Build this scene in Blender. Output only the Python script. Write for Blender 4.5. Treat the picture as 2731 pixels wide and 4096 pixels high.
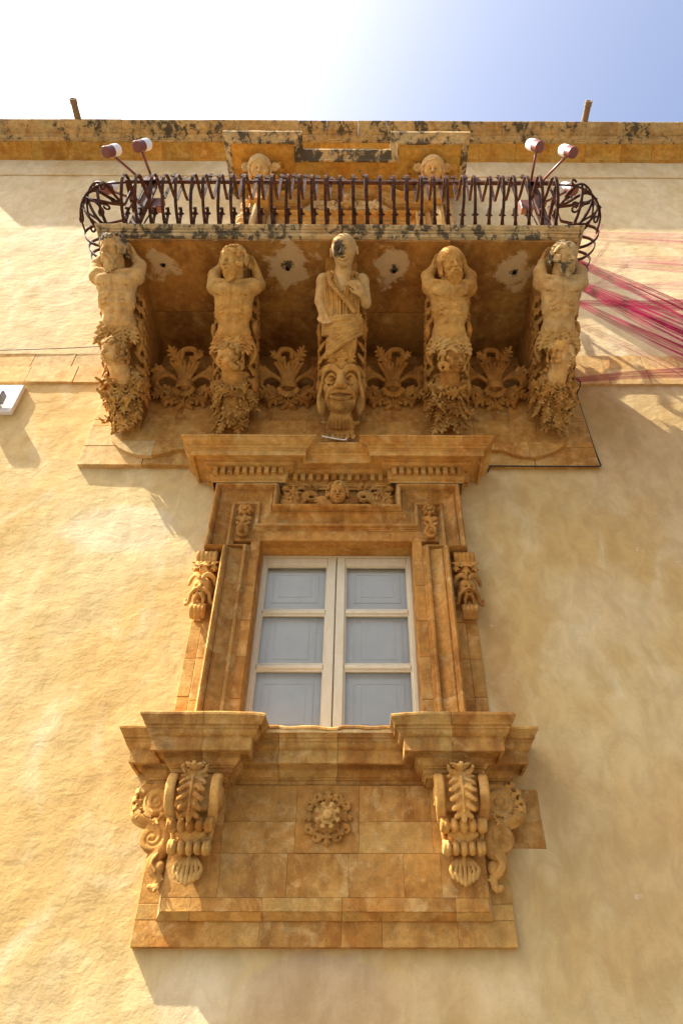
import bpy, math, random
import numpy as np
from mathutils import Vector, Matrix, Quaternion

for _o in list(bpy.data.objects):
    bpy.data.objects.remove(_o)
scene = bpy.context.scene
col = scene.collection
R = math.radians
random.seed(7)

# ------------------------------------------------------------------ camera
PITCH = math.atan(2731.0 / 3110.0)
cam_data = bpy.data.cameras.new('camera')
cam = bpy.data.objects.new('camera', cam_data)
col.objects.link(cam)
cam.location = (0.17, -4.2, 1.6)
_f = Vector((math.sin(.0035) * math.cos(PITCH), math.cos(.0035) * math.cos(PITCH), math.sin(PITCH)))
_r = Vector((math.cos(.0035), -math.sin(.0035), 0))
_u = _r.cross(_f)
_r2 = _r * math.cos(.001) + _u * math.sin(.001)
_u2 = _r2.cross(_f)
cam.rotation_euler = Matrix((_r2, _u2, -_f)).transposed().to_euler()
cam_data.sensor_fit = 'VERTICAL'
cam_data.sensor_height = 36.0
cam_data.sensor_width = 24.0
cam_data.lens = 2731.0 / 4096.0 * 36.0
cam_data.shift_x = -(1440.0 - 1365.5) / 4096.0
cam_data.clip_start = 0.05
cam_data.clip_end = 2000
scene.camera = cam
scene.render.resolution_x = 682
scene.render.resolution_y = 1024

# ------------------------------------------------------------------ light
SUN = Vector((-0.70, -0.187, 1.0)).normalized()
sun_el = math.asin(SUN.z)
world = bpy.data.worlds.new('World')
scene.world = world
world.use_nodes = True
wn = world.node_tree.nodes
wl = world.node_tree.links
wn.clear()
sky = wn.new('ShaderNodeTexSky')
sky.sky_type = 'NISHITA'
sky.sun_disc = False
sky.sun_elevation = sun_el
sky.sun_rotation = math.atan2(SUN.x, SUN.y)
sky.air_density = 0.85
sky.dust_density = 6.0
sky.ozone_density = 1.6
bg = wn.new('ShaderNodeBackground')
bg.inputs['Strength'].default_value = 0.11
wo = wn.new('ShaderNodeOutputWorld')
wl.new(sky.outputs[0], bg.inputs[0])
wl.new(bg.outputs[0], wo.inputs[0])
sl = bpy.data.lights.new('sun', 'SUN')
sl.energy = 5.0
sl.angle = R(0.53)
sl.color = (1.0, 0.94, 0.83)
sun = bpy.data.objects.new('sun', sl)
col.objects.link(sun)
sun.rotation_euler = SUN.to_track_quat('Z', 'Y').to_euler()
sun.location = SUN * 60

scene.view_settings.view_transform = 'Standard'
scene.view_settings.look = 'None'
scene.view_settings.gamma = 1.0
scene.view_settings.use_curve_mapping = False
scene.view_settings.exposure = 1.68
scene.render.engine = 'CYCLES'
scene.cycles.max_bounces = 8
scene.cycles.diffuse_bounces = 5
scene.cycles.transparent_max_bounces = 24

# ------------------------------------------------------------------ materials
def nt(name):
    m = bpy.data.materials.new(name)
    m.use_nodes = True
    n = m.node_tree.nodes
    n.clear()
    return m, n, m.node_tree.links

class NB:
    """small node-building helper"""
    def __init__(s, name):
        s.m, s.n, s.l = nt(name)
        s.out = s.n.new('ShaderNodeOutputMaterial')
        s.pos = s.n.new('ShaderNodeNewGeometry').outputs['Position']
    def val(s, x, sock):
        if hasattr(x, 'is_output') or hasattr(x, 'links'):
            s.l.new(x, sock)
        else:
            sock.default_value = x
    def mapping(s, scale, vec=None, loc=(0, 0, 0)):
        mp = s.n.new('ShaderNodeMapping')
        s.l.new(vec if vec is not None else s.pos, mp.inputs['Vector'])
        mp.inputs['Scale'].default_value = scale
        mp.inputs['Location'].default_value = loc
        return mp.outputs[0]
    def noise(s, scale, detail=6, rough=.55, dist=0.0, vec=None):
        t = s.n.new('ShaderNodeTexNoise')
        t.inputs['Scale'].default_value = scale
        t.inputs['Detail'].default_value = detail
        t.inputs['Roughness'].default_value = rough
        t.inputs['Distortion'].default_value = dist
        s.l.new(vec if vec is not None else s.pos, t.inputs['Vector'])
        return t.outputs['Fac']
    def ramp(s, fac, a, b, lo=0.0, hi=1.0):
        t = s.n.new('ShaderNodeMapRange')
        t.interpolation_type = 'SMOOTHSTEP'
        s.val(fac, t.inputs['Value'])
        t.inputs['From Min'].default_value = a
        t.inputs['From Max'].default_value = b
        t.inputs['To Min'].default_value = lo
        t.inputs['To Max'].default_value = hi
        return t.outputs[0]
    def math(s, op, a, b=0.0):
        t = s.n.new('ShaderNodeMath')
        t.operation = op
        s.val(a, t.inputs[0]); s.val(b, t.inputs[1])
        return t.outputs[0]
    def mix(s, fac, a, b, mode='MIX'):
        t = s.n.new('ShaderNodeMix')
        t.data_type = 'RGBA'
        t.blend_type = mode
        s.val(fac, t.inputs[0])
        for x, i in ((a, 6), (b, 7)):
            if isinstance(x, tuple):
                t.inputs[i].default_value = (*x, 1) if len(x) == 3 else x
            else:
                s.l.new(x, t.inputs[i])
        return t.outputs[2]
    def bump(s, h, dist, strength=1.0, normal=None):
        t = s.n.new('ShaderNodeBump')
        t.inputs['Distance'].default_value = dist
        t.inputs['Strength'].default_value = strength
        s.l.new(h, t.inputs['Height'])
        if normal is not None:
            s.l.new(normal, t.inputs['Normal'])
        return t.outputs[0]
    def principled(s, color, rough=.85, normal=None, **kw):
        p = s.n.new('ShaderNodeBsdfPrincipled')
        if isinstance(color, tuple):
            p.inputs['Base Color'].default_value = (*color, 1)
        else:
            s.l.new(color, p.inputs['Base Color'])
        s.val(rough, p.inputs['Roughness'])
        p.inputs['Specular IOR Level'].default_value = kw.pop('spec', .25)
        for k, v in kw.items():
            p.inputs[k].default_value = v
        if normal is not None:
            s.l.new(normal, p.inputs['Normal'])
        s.l.new(p.outputs[0], s.out.inputs['Surface'])
        return p
    def random(s):
        return s.n.new('ShaderNodeObjectInfo').outputs['Random']

def stone(name, base, dark, light, dark_amt=.5, light_amt=.5, lichen=0.0, grain=.006, streak=.5, stains=(), pock=.5, face_stain=None):
    base, dark, light = [(q[0] * 1.03, q[1] * .965, q[2] * .80) for q in (base, dark, light)]
    b = NB(name)
    off = b.n.new('ShaderNodeVectorMath'); off.operation = 'ADD'
    cmb = b.n.new('ShaderNodeCombineXYZ')
    rnd = b.random()
    b.l.new(b.math('MULTIPLY', rnd, 37.0), cmb.inputs[1])
    b.l.new(b.pos, off.inputs[0]); b.l.new(cmb.outputs[0], off.inputs[1])
    vec = off.outputs[0]
    n1 = b.noise(2.1, 7, .62, .3, vec)
    n2 = b.noise(7.5, 9, .68, .6, vec)
    st = b.noise(3.0, 6, .6, .2, b.mapping((3.2, 3.2, .55), vec))
    d1 = b.math('ADD', b.math('MULTIPLY', n1, 1 - streak * .5), b.math('MULTIPLY', st, streak * .5))
    c = b.mix(b.ramp(d1, .60 - .28 * dark_amt, .76 - .26 * dark_amt), base, dark)
    c = b.mix(b.math('MULTIPLY', b.ramp(n2, .58 - .14 * light_amt, .74 - .12 * light_amt), .6), c, light)
    # pale scrapes, sharp edged
    n3 = b.noise(22, 10, .75, .3, b.mapping((1.3, 1, .9), vec))
    c = b.mix(b.math('MULTIPLY', b.ramp(n3, .655 - .07 * light_amt, .71 - .07 * light_amt), .38), c, light)
    # per piece tone
    tone = b.ramp(rnd, 0, 1, .93, 1.06)
    g = b.noise(120, 3, .6, 0, vec)
    tone = b.math('MULTIPLY', tone, b.ramp(g, .2, .8, .86, 1.12))
    tone = b.math('MULTIPLY', tone, b.ramp(b.noise(16, 6, .65, .2, vec), .3, .7, .80, 1.15))
    hue = b.mix(b.ramp(b.noise(1.3, 3, .5, 0, vec), .4, .62), (1.06, .97, .86), (.97, 1.0, 1.04))
    c = b.mix(1.0, c, hue, 'MULTIPLY')
    tc = b.n.new('ShaderNodeCombineColor')
    for i in range(3):
        b.l.new(tone, tc.inputs[i])
    c = b.mix(1.0, c, tc.outputs[0], 'MULTIPLY')
    for (sx, sy, sz, r_pale, r_black) in stains:
        vd = b.n.new('ShaderNodeVectorMath'); vd.operation = 'DISTANCE'
        b.l.new(b.pos, vd.inputs[0]); vd.inputs[1].default_value = (sx, sy, sz)
        wob = b.math('ADD', vd.outputs['Value'], b.math('MULTIPLY', b.math('SUBTRACT', b.noise(5.5, 8, .7, .4), .5), r_pale * 3.6))
        c = b.mix(b.math('MULTIPLY', b.ramp(wob, r_pale * .8, r_pale * 1.1, .62, 0), 1.0), c, (.60, .45, .25))
        wob2 = b.math('ADD', vd.outputs['Value'], b.math('MULTIPLY', b.math('SUBTRACT', b.noise(24, 6, .75, .5), .5), r_black * 4.5))
        c = b.mix(b.ramp(wob2, r_black * .6, r_black * 1.25, .93, 0), c, (.035, .028, .022))
    if lichen > 0:
        ln = b.noise(11, 9, .72, .5, b.mapping((1.15, 1, .6)))
        lb = b.noise(2.3, 4, .55)
        lm = b.math('ADD', b.math('MULTIPLY', ln, .6), b.math('MULTIPLY', lb, .4))
        thr = .66 - .2 * lichen
        c = b.mix(b.math('MULTIPLY', b.ramp(lm, thr, thr + .035), .96), c, (.022, .017, .011))
        grey = b.ramp(lm, thr - .07, thr + .01)
        c = b.mix(b.math('MULTIPLY', grey, .35), c, (.2, .16, .1))
    if face_stain is not None:
        (fx, fy, fz), fr = face_stain
        vd = b.n.new('ShaderNodeVectorMath'); vd.operation = 'DISTANCE'
        b.l.new(b.pos, vd.inputs[0]); vd.inputs[1].default_value = (fx, fy, fz)
        wob = b.math('ADD', vd.outputs['Value'], b.math('MULTIPLY', b.math('SUBTRACT', b.noise(14, 7, .75, .3), .5), fr * 1.5))
        c = b.mix(b.ramp(wob, fr * .8, fr * 1.08, .93, 0), c, (.04, .033, .027))
    h1 = b.noise(26, 8, .7, .3, vec)
    pk = b.noise(48, 4, .6, 0, vec)
    pits = b.ramp(pk, .25, .40, 0, 1)
    hh = b.math('ADD', b.math('MULTIPLY', h1, 1.0), b.math('MULTIPLY', pits, pock))
    nrm = b.bump(hh, grain, .8)
    b.principled(c, .92, nrm, spec=.15)
    return b.m

def plaster(name, base, warm, pale, bumpd=.02, patches=()):
    b = NB(name)
    n1 = b.noise(.55, 6, .6, .4)
    n2 = b.noise(2.4, 8, .65, .8, b.mapping((1, 1, .6)))
    n3 = b.noise(1.1, 6, .6, .3, b.mapping((2.4, 1, .35)))
    c = b.mix(b.ramp(n1, .38, .64), base, warm)
    c = b.mix(b.math('MULTIPLY', b.ramp(n2, .48, .72), .55), c, pale)
    c = b.mix(b.math('MULTIPLY', b.ramp(n3, .52, .72), .45), c, warm)
    for (px, pz, rx, rz, pc, amt, soft) in patches:
        mp = b.n.new('ShaderNodeMapping'); mp.vector_type = 'POINT'
        mp.inputs['Location'].default_value = (-px / rx, 0, -pz / rz)
        mp.inputs['Scale'].default_value = (1 / rx, 0, 1 / rz)
        b.l.new(b.pos, mp.inputs['Vector'])
        ln_ = b.n.new('ShaderNodeVectorMath'); ln_.operation = 'LENGTH'
        b.l.new(mp.outputs[0], ln_.inputs[0])
        wob = b.math('ADD', ln_.outputs['Value'], b.math('MULTIPLY', b.math('SUBTRACT', b.noise(4.5, 7, .65, .3), .5), .9))
        c = b.mix(b.ramp(wob, 1 - soft, 1.0, amt, 0), c, pc)
    br = b.noise(1.0, 8, .68, .5, b.mapping((7, 7, 4.2)))
    c = b.mix(1.0, c, b.mix(b.ramp(br, .34, .66), (.88, .86, .80), (1.06, 1.06, 1.02)), 'MULTIPLY')
    sc_ = b.noise(1.0, 4, .6, .2, b.mapping((60, 20, 5.0)))
    c = b.mix(b.math('MULTIPLY', b.ramp(sc_, .70, .74), b.ramp(b.noise(1.4, 2, .5), .5, .62, 0, .5)), c, (.70, .61, .46))
    fl = b.noise(13, 9, .72, 1.0)
    c = b.mix(b.math('MULTIPLY', b.ramp(fl, .66, .70), .4), c, (.70, .60, .45))
    crk = b.noise(6, 10, .75, 1.5, b.mapping((1.0, 1, 1.4)))
    ck = b.math('ABSOLUTE', b.math('SUBTRACT', crk, .5))
    gate = b.ramp(b.noise(.8, 2, .5), .56, .66)
    c = b.mix(b.math('MULTIPLY', b.ramp(ck, .0, .006, .35, 0), gate), c, (.22, .13, .06))
    # trowel marks: broad lumps, loose sweeps, fine grit
    big = b.noise(2.6, 4, .55, .4)
    ang = b.n.new('ShaderNodeMapping'); ang.inputs['Rotation'].default_value = (0, R(24), 0)
    ang.inputs['Scale'].default_value = (8.5, 6, 13.0)
    b.l.new(b.pos, ang.inputs['Vector'])
    sw = b.noise(1.0, 8, .6, .3, ang.outputs[0])
    fine = b.noise(40, 7, .7)
    pits = b.ramp(b.noise(21, 3, .5), .2, .30, 0, 1)
    hh = b.math('ADD', b.math('MULTIPLY', big, .55), b.math('MULTIPLY', sw, .36))
    hh = b.math('ADD', hh, b.math('MULTIPLY', fine, .16))
    hh = b.math('ADD', hh, b.math('MULTIPLY', pits, .06))
    nrm = b.bump(hh, bumpd, 1.0)
    b.principled(c, .95, nrm, spec=.1)
    return b.m

M = {}
PALE = (.60, .455, .265)
M['plaster_low'] = plaster('ochre plaster', (.58, .445, .225), (.52, .348, .135), (.66, .555, .345), .018,
                           [(-.02, 1.98, .42, .26, (.50, .36, .215), .75, .12), (-.62, 2.02, .30, .22, (.66, .55, .38), .5, .5), (.62, 2.05, .34, .16, (.62, .47, .27), .45, .5),
                            (1.14, 3.95, .15, .75, (.42, .235, .085), .6, .6), (1.30, 3.1, .35, .35, (.46, .28, .11), .55, .6), (2.45, 6.2, .35, .8, (.42, .255, .10), .5, .6),
                            (-1.75, 5.1, .5, .3, (.66, .56, .40), .45, .3), (2.0, 4.4, .6, .45, (.62, .49, .29), .45, .6), (3.0, 5.0, .6, .6, (.60, .49, .32), .45, .6), (2.3, 2.6, 1.5, 1.2, (.50, .315, .125), .5, .7), (.4, 1.6, 1.6, .7, (.50, .32, .13), .45, .6), (2.6, 5.6, 1.0, .9, (.50, .345, .165), .4, .6)])
M['plaster_high'] = plaster('cream plaster', (.62, .495, .30), (.56, .41, .21), (.68, .585, .405), .022)
M['stone'] = stone('golden limestone', (.47, .28, .09), (.34, .165, .042), (.57, .40, .185), .55, .55)
M['stone_brown'] = stone('brown stained limestone', (.41, .22, .064), (.28, .128, .033), (.55, .385, .18), .5, .72, streak=1.0)
M['stone_pale'] = stone('pale limestone', (.54, .385, .19), (.46, .285, .11), (.61, .48, .29), .4, .5)
M['stone_sill'] = stone('weathered sill limestone', (.45, .28, .095), (.29, .145, .042), (.57, .42, .215), .6, .55, lichen=.2, streak=1.0)
M['stone_lichen'] = stone('lichen blackened limestone', (.50, .385, .215), (.40, .27, .12), (.60, .49, .32), .4, .5, lichen=.80, streak=.6)
M['stone_cornice'] = stone('cornice limestone', (.49, .36, .18), (.37, .235, .10), (.58, .455, .27), .5, .5, lichen=.68, streak=.8)
M['stone_ochre'] = stone('ochre cavetto limestone', (.47, .28, .07), (.36, .175, .035), (.56, .385, .15), .5, .4, lichen=.16, streak=.6)
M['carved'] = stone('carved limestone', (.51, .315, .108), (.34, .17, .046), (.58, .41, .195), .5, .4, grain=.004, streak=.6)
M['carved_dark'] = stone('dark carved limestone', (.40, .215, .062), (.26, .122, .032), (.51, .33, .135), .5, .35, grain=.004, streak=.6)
M['carved_pale'] = stone('pale carved limestone', (.52, .37, .185), (.41, .25, .10), (.59, .46, .28), .45, .4, lichen=.2, grain=.004)
M['carved_lichen'] = stone('lichen covered carving', (.52, .40, .23), (.40, .27, .12), (.60, .48, .31), .3, .4, lichen=.78, grain=.004)
M['carved_moss'] = stone('mossy leaf carving', (.43, .26, .085), (.27, .14, .04), (.57, .42, .205), .5, .5, lichen=.32, grain=.005)
SOF = [(-1.586, -1.044, 7.318), (-.476, -1.013, 7.318), (.485, -.993, 7.318), (1.574, -.986, 7.318)]
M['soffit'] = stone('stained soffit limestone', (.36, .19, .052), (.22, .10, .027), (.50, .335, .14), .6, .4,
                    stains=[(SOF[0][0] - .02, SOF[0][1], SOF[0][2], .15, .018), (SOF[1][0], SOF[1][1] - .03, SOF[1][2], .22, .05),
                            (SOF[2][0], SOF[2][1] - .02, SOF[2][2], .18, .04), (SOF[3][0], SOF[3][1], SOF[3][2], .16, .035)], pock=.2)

def simple(name, colr, rough=.5, noise_amt=.12, scale=30, bumpd=0.0, second=None, **kw):
    b = NB(name)
    n = b.noise(scale, 5, .6)
    lo = tuple(max(0, x * (1 - noise_amt)) for x in colr)
    hi = second if second else tuple(min(1, x * (1 + noise_amt)) for x in colr)
    c = b.mix(b.ramp(n, .35, .65), lo, hi)
    nr = b.bump(b.noise(scale * 2, 5, .65), bumpd) if bumpd else None
    b.principled(c, rough, nr, **kw)
    return b.m

M['iron'] = simple('rusty wrought iron', (.036, .017, .012), .72, .3, 26, .003, second=(.085, .030, .014), spec=.15)
M['lamp_paint'] = simple('oxide red lamp paint', (.17, .052, .036), .42, .06, 8, spec=.45)
M['lamp_white'] = simple('white lamp housing', (.80, .79, .77), .35, .03, 8, spec=.45)
M['black_rubber'] = simple('black cable', (.02, .02, .02), .5)
M['wire'] = simple('grey wire', (.16, .12, .09), .6)
M['white_cable'] = simple('white cable', (.65, .6, .52), .5)
M['hole'] = simple('dark drain mouth', (.02, .015, .012), .9)
M['terracotta'] = simple('weathered clay pipe', (.36, .24, .12), .9, .3, 18, .004, second=(.22, .15, .085))
M['tablet'] = simple('white painted board', (.70, .68, .63), .7, .05, 12)
M['steel'] = simple('grey lamp casing', (.22, .24, .27), .45, .15, 10)

def sash_paint():
    b = NB('cream sash paint')
    n = b.noise(16, 9, .75, .6, b.mapping((1, 1, .35)))
    c = b.mix(b.ramp(n, .3, .7), (.60, .52, .34), (.68, .60, .42))
    chip = b.noise(34, 8, .75, .8, b.mapping((1, 1, .5)))
    c = b.mix(b.math('MULTIPLY', b.ramp(chip, .68, .70), .8), c, (.20, .12, .06))
    b.principled(c, .55, b.bump(n, .002), spec=.3)
    return b.m
M['sash'] = sash_paint()
M['shutter'] = simple('white shutter paint', (.86, .81, .70), .55, .03, 5, .001)
M['door_cream'] = simple('cream door paint', (.72, .66, .50), .5, .04, 8)

def glass():
    b = NB('window glass')
    fr = b.n.new('ShaderNodeFresnel'); fr.inputs['IOR'].default_value = 1.5
    nr = b.bump(b.noise(3.0, 2, .4), .004, .25)
    b.l.new(nr, fr.inputs['Normal'])
    tr = b.n.new('ShaderNodeBsdfTransparent'); tr.inputs[0].default_value = (.93, .95, .94, 1)
    gl = b.n.new('ShaderNodeBsdfGlossy'); gl.inputs['Roughness'].default_value = .01
    b.l.new(nr, gl.inputs['Normal'])
    mx = b.n.new('ShaderNodeMixShader')
    b.l.new(b.math('MULTIPLY', fr.outputs[0], 1.3), mx.inputs[0])
    b.l.new(tr.outputs[0], mx.inputs[1]); b.l.new(gl.outputs[0], mx.inputs[2])
    b.l.new(mx.outputs[0], b.out.inputs['Surface'])
    return b.m
M['glass'] = glass()

def tulle(name, colr, dens):
    b = NB(name)
    tc = b.n.new('ShaderNodeTexCoord')
    mp = b.mapping((0.6, 22, 1), tc.outputs['UV'])
    n = b.noise(1.0, 5, .6, .4, mp)
    n2 = b.noise(1.0, 3, .5, .2, b.mapping((.8, 70, 1), tc.outputs['UV']))
    f = b.math('ADD', b.ramp(n, .36, .68, dens * .35, dens * 1.45), b.ramp(n2, .5, .75, 0, dens * .5))
    tr = b.n.new('ShaderNodeBsdfTransparent')
    df = b.n.new('ShaderNodeBsdfDiffuse'); df.inputs[0].default_value = (*colr, 1)
    tl = b.n.new('ShaderNodeBsdfTranslucent'); tl.inputs[0].default_value = (*colr, 1)
    ms = b.n.new('ShaderNodeMixShader'); ms.inputs[0].default_value = .5
    b.l.new(df.outputs[0], ms.inputs[1]); b.l.new(tl.outputs[0], ms.inputs[2])
    mx = b.n.new('ShaderNodeMixShader')
    b.l.new(f, mx.inputs[0])
    b.l.new(tr.outputs[0], mx.inputs[1]); b.l.new(ms.outputs[0], mx.inputs[2])
    b.l.new(mx.outputs[0], b.out.inputs['Surface'])
    return b.m
M['tulle'] = tulle('crimson tulle', (.42, .02, .095), .62)
M['tulle_pale'] = tulle('pale pink tulle', (.58, .15, .24), .28)

def street_mat():
    b = NB('street paving')
    br = b.n.new('ShaderNodeTexBrick')
    b.l.new(b.mapping((1.2, 1.2, 1.2)), br.inputs['Vector'])
    br.inputs['Color1'].default_value = (.15, .13, .105, 1)
    br.inputs['Color2'].default_value = (.12, .105, .085, 1)
    br.inputs['Mortar'].default_value = (.06, .05, .04, 1)
    br.inputs['Scale'].default_value = 1.5
    br.inputs['Mortar Size'].default_value = .012
    c = b.mix(b.ramp(b.noise(4, 6), .35, .7, 0, .5), br.outputs['Color'], (.10, .085, .065))
    b.principled(c, .8, b.bump(b.noise(40, 5), .004))
    return b.m
M['street'] = street_mat()
# ------------------------------------------------------------------ object helpers
def link(name, mesh, mat=None, parent=None):
    o = bpy.data.objects.new(name, mesh)
    col.objects.link(o)
    if mat is not None and mesh is not None and len(mesh.materials) == 0:
        mesh.materials.append(M[mat] if isinstance(mat, str) else mat)
    if parent is not None:
        o.parent = parent
    return o

def tag(o, label, cat, group=None):
    o['label'] = label
    o['category'] = cat
    if group:
        o['group'] = group
    return o

def thing(name, label, cat, loc=(0, 0, 0), group=None):
    o = bpy.data.objects.new(name, None)
    o.empty_display_size = .1
    col.objects.link(o)
    o.location = loc
    return tag(o, label, cat, group)

def mesh_of(verts, faces, smooth=False, name='mesh'):
    me = bpy.data.meshes.new(name)
    me.from_pydata([tuple(v) for v in verts], [], faces)
    me.update()
    if smooth:
        me.polygons.foreach_set('use_smooth', [True] * len(me.polygons))
    return me

def local(verts, origin):
    return [(v[0] - origin[0], v[1] - origin[1], v[2] - origin[2]) for v in verts]

class MB:
    def __init__(s):
        s.v = []; s.f = []
    def add(s, v, f):
        o = len(s.v)
        s.v += [tuple(p) for p in v]
        s.f += [tuple(i + o for i in q) for q in f]
        return s
    def box(s, x0, x1, y0, y1, z0, z1):
        return s.add([(x0, y0, z0), (x1, y0, z0), (x1, y1, z0), (x0, y1, z0), (x0, y0, z1), (x1, y0, z1), (x1, y1, z1), (x0, y1, z1)],
                     [(0, 3, 2, 1), (4, 5, 6, 7), (0, 1, 5, 4), (1, 2, 6, 5), (2, 3, 7, 6), (3, 0, 4, 7)])
    def block(s, x0, x1, yf, yb, z0, z1, bev=.006):
        """ashlar block: front face at yf (towards the street) with worn chamfered edges"""
        b = bev
        v = [(x0 + b, yf, z0 + b), (x1 - b, yf, z0 + b), (x1 - b, yf, z1 - b), (x0 + b, yf, z1 - b),
             (x0, yf + b, z0), (x1, yf + b, z0), (x1, yf + b, z1), (x0, yf + b, z1),
             (x0, yb, z0), (x1, yb, z0), (x1, yb, z1), (x0, yb, z1)]
        f = [(0, 1, 2, 3)]
        for i in range(4):
            j = (i + 1) % 4
            f.append((4 + i, 4 + j, j, i))
            f.append((8 + i, 8 + j, 4 + j, 4 + i))
        f.append((8, 11, 10, 9))
        return s.add(v, f)
    def tube(s, pts, rad, n=8, cap=True):
        pts = [Vector(p) for p in pts]
        rad = rad if isinstance(rad, (list, tuple)) else [rad] * len(pts)
        rings = []
        up = Vector((0, 0, 1))
        t0 = (pts[1] - pts[0]).normalized()
        a = t0.cross(up)
        if a.length < 1e-3:
            a = t0.cross(Vector((1, 0, 0)))
        a.normalize()
        for i, p in enumerate(pts):
            t = (pts[min(i + 1, len(pts) - 1)] - pts[max(i - 1, 0)]).normalized()
            a = (a - t * a.dot(t)).normalized()
            b = t.cross(a)
            rings.append([p + (a * math.cos(2 * math.pi * k / n) + b * math.sin(2 * math.pi * k / n)) * rad[i] for k in range(n)])
        v = [q for r in rings for q in r]
        f = []
        for i in range(len(pts) - 1):
            for k in range(n):
                k2 = (k + 1) % n
                f.append((i * n + k, i * n + k2, (i + 1) * n + k2, (i + 1) * n + k))
        if cap:
            f.append(tuple(reversed(range(n))))
            f.append(tuple(range((len(pts) - 1) * n, len(pts) * n)))
        return s.add(v, f)
    def lathe(s, prof, origin, axis, n=24):
        """prof: list of (radius, distance along axis)"""
        axis = Vector(axis).normalized()
        a = axis.orthogonal().normalized(); b = axis.cross(a)
        o = Vector(origin)
        v = []
        for r, d in prof:
            for k in range(n):
                an = 2 * math.pi * k / n
                v.append(o + axis * d + (a * math.cos(an) + b * math.sin(an)) * r)
        f = []
        for i in range(len(prof) - 1):
            for k in range(n):
                k2 = (k + 1) % n
                f.append((i * n + k, i * n + k2, (i + 1) * n + k2, (i + 1) * n + k))
        f.append(tuple(reversed(range(n))))
        f.append(tuple(range((len(prof) - 1) * n, len(prof) * n)))
        return s.add(v, f)
    def prism(s, poly, fn0, fn1):
        """poly (a,b) list swept between two mappings"""
        n = len(poly)
        v = [fn0(*p) for p in poly] + [fn1(*p) for p in poly]
        f = [tuple(range(n)), tuple(reversed(range(n, 2 * n)))]
        for i in range(n):
            j = (i + 1) % n
            f.append((i, i + n, j + n, j))
        return s.add(v, f)
    def build(s, name, mat, parent=None, origin=None, smooth=False):
        if origin is None and parent is not None:
            origin = parent_origin(parent)
        origin = origin or (0, 0, 0)
        me = mesh_of(local(s.v, origin), s.f, smooth, name)
        o = link(name, me, mat, parent)
        if parent is None:
            o.location = origin
        return o

def parent_origin(p):
    o = Vector((0, 0, 0))
    while p is not None:
        o = o + Vector(p.location)
        p = p.parent
    return tuple(o)

def fix_normals(o):
    import bmesh
    bm = bmesh.new(); bm.from_mesh(o.data)
    bmesh.ops.recalc_face_normals(bm, faces=bm.faces)
    bm.to_mesh(o.data); bm.free()
    return o

# value noise for gentle unevenness
_rng = np.random.default_rng(3)
_tab = _rng.random((64, 64, 64)).astype(np.float32)
def vnoise(p):
    p = np.asarray(p, dtype=np.float64)
    i = np.floor(p).astype(int); f = p - i
    f = f * f * (3 - 2 * f)
    r = 0
    for dx in (0, 1):
        for dy in (0, 1):
            for dz in (0, 1):
                w = (f[..., 0] if dx else 1 - f[..., 0]) * (f[..., 1] if dy else 1 - f[..., 1]) * (f[..., 2] if dz else 1 - f[..., 2])
                r = r + w * _tab[(i[..., 0] + dx) % 64, (i[..., 1] + dy) % 64, (i[..., 2] + dz) % 64]
    return r * 2 - 1

def fbm(p, octs=3):
    p = np.asarray(p, dtype=np.float64)
    s = 0; a = 1
    for k in range(octs):
        s = s + a * vnoise(p * (2 ** k) + 17.3 * k); a *= .5
    return s

def moulding(plan, prof, seg=.06, wobble=.0025, chip=None, seed=0.0):
    """sweep profile [(offset, z)] round a plan polyline [(x, y)], mitred; outward is to the right of travel"""
    plan = [Vector(p) for p in plan]
    n = len(plan)
    nor = []
    for i in range(n - 1):
        d = (plan[i + 1] - plan[i]).normalized()
        nor.append(Vector((-d.y, d.x)) * -1)
    mit = []
    for i in range(n):
        if i == 0:
            mit.append(nor[0])
        elif i == n - 1:
            mit.append(nor[-1])
        else:
            m = nor[i - 1] + nor[i]
            m = m / max(.2, m.dot(nor[i]))
            mit.append(m)
    base = []; dirs = []
    for i in range(n - 1):
        L = (plan[i + 1] - plan[i]).length
        k = max(1, int(L / seg))
        for j in range(k):
            t = j / k
            base.append(plan[i].lerp(plan[i + 1], t)); dirs.append(mit[i].lerp(mit[i + 1], t))
    base.append(plan[-1]); dirs.append(mit[-1])
    v = []
    for b, d in zip(base, dirs):
        for o, z in prof:
            q = b + d * o
            v.append((q.x, q.y, z))
    va = np.array(v)
    va[:, 1] += wobble * fbm(va * 9 + seed, 3)
    va[:, 2] += wobble * fbm(va * 9 + 40 + seed, 3)
    if chip is not None:
        va = chip(va)
    m = len(prof)
    f = []
    for i in range(len(base) - 1):
        for j in range(m - 1):
            f.append((i * m + j, (i + 1) * m + j, (i + 1) * m + j + 1, i * m + j + 1))
    return va, f

def add_moulding(name, mat, parent, plan, prof, **kw):
    va, f = moulding(plan, prof, **kw)
    mb = MB(); mb.add(va, f)
    o = mb.build(name, mat, parent)
    fix_out(o)
    return o

def fix_out(o):
    # open sheets: make the average normal face the street
    me = o.data
    s = sum(p.normal.y * p.area for p in me.polygons)
    if s > 0:
        me.flip_normals()

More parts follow.
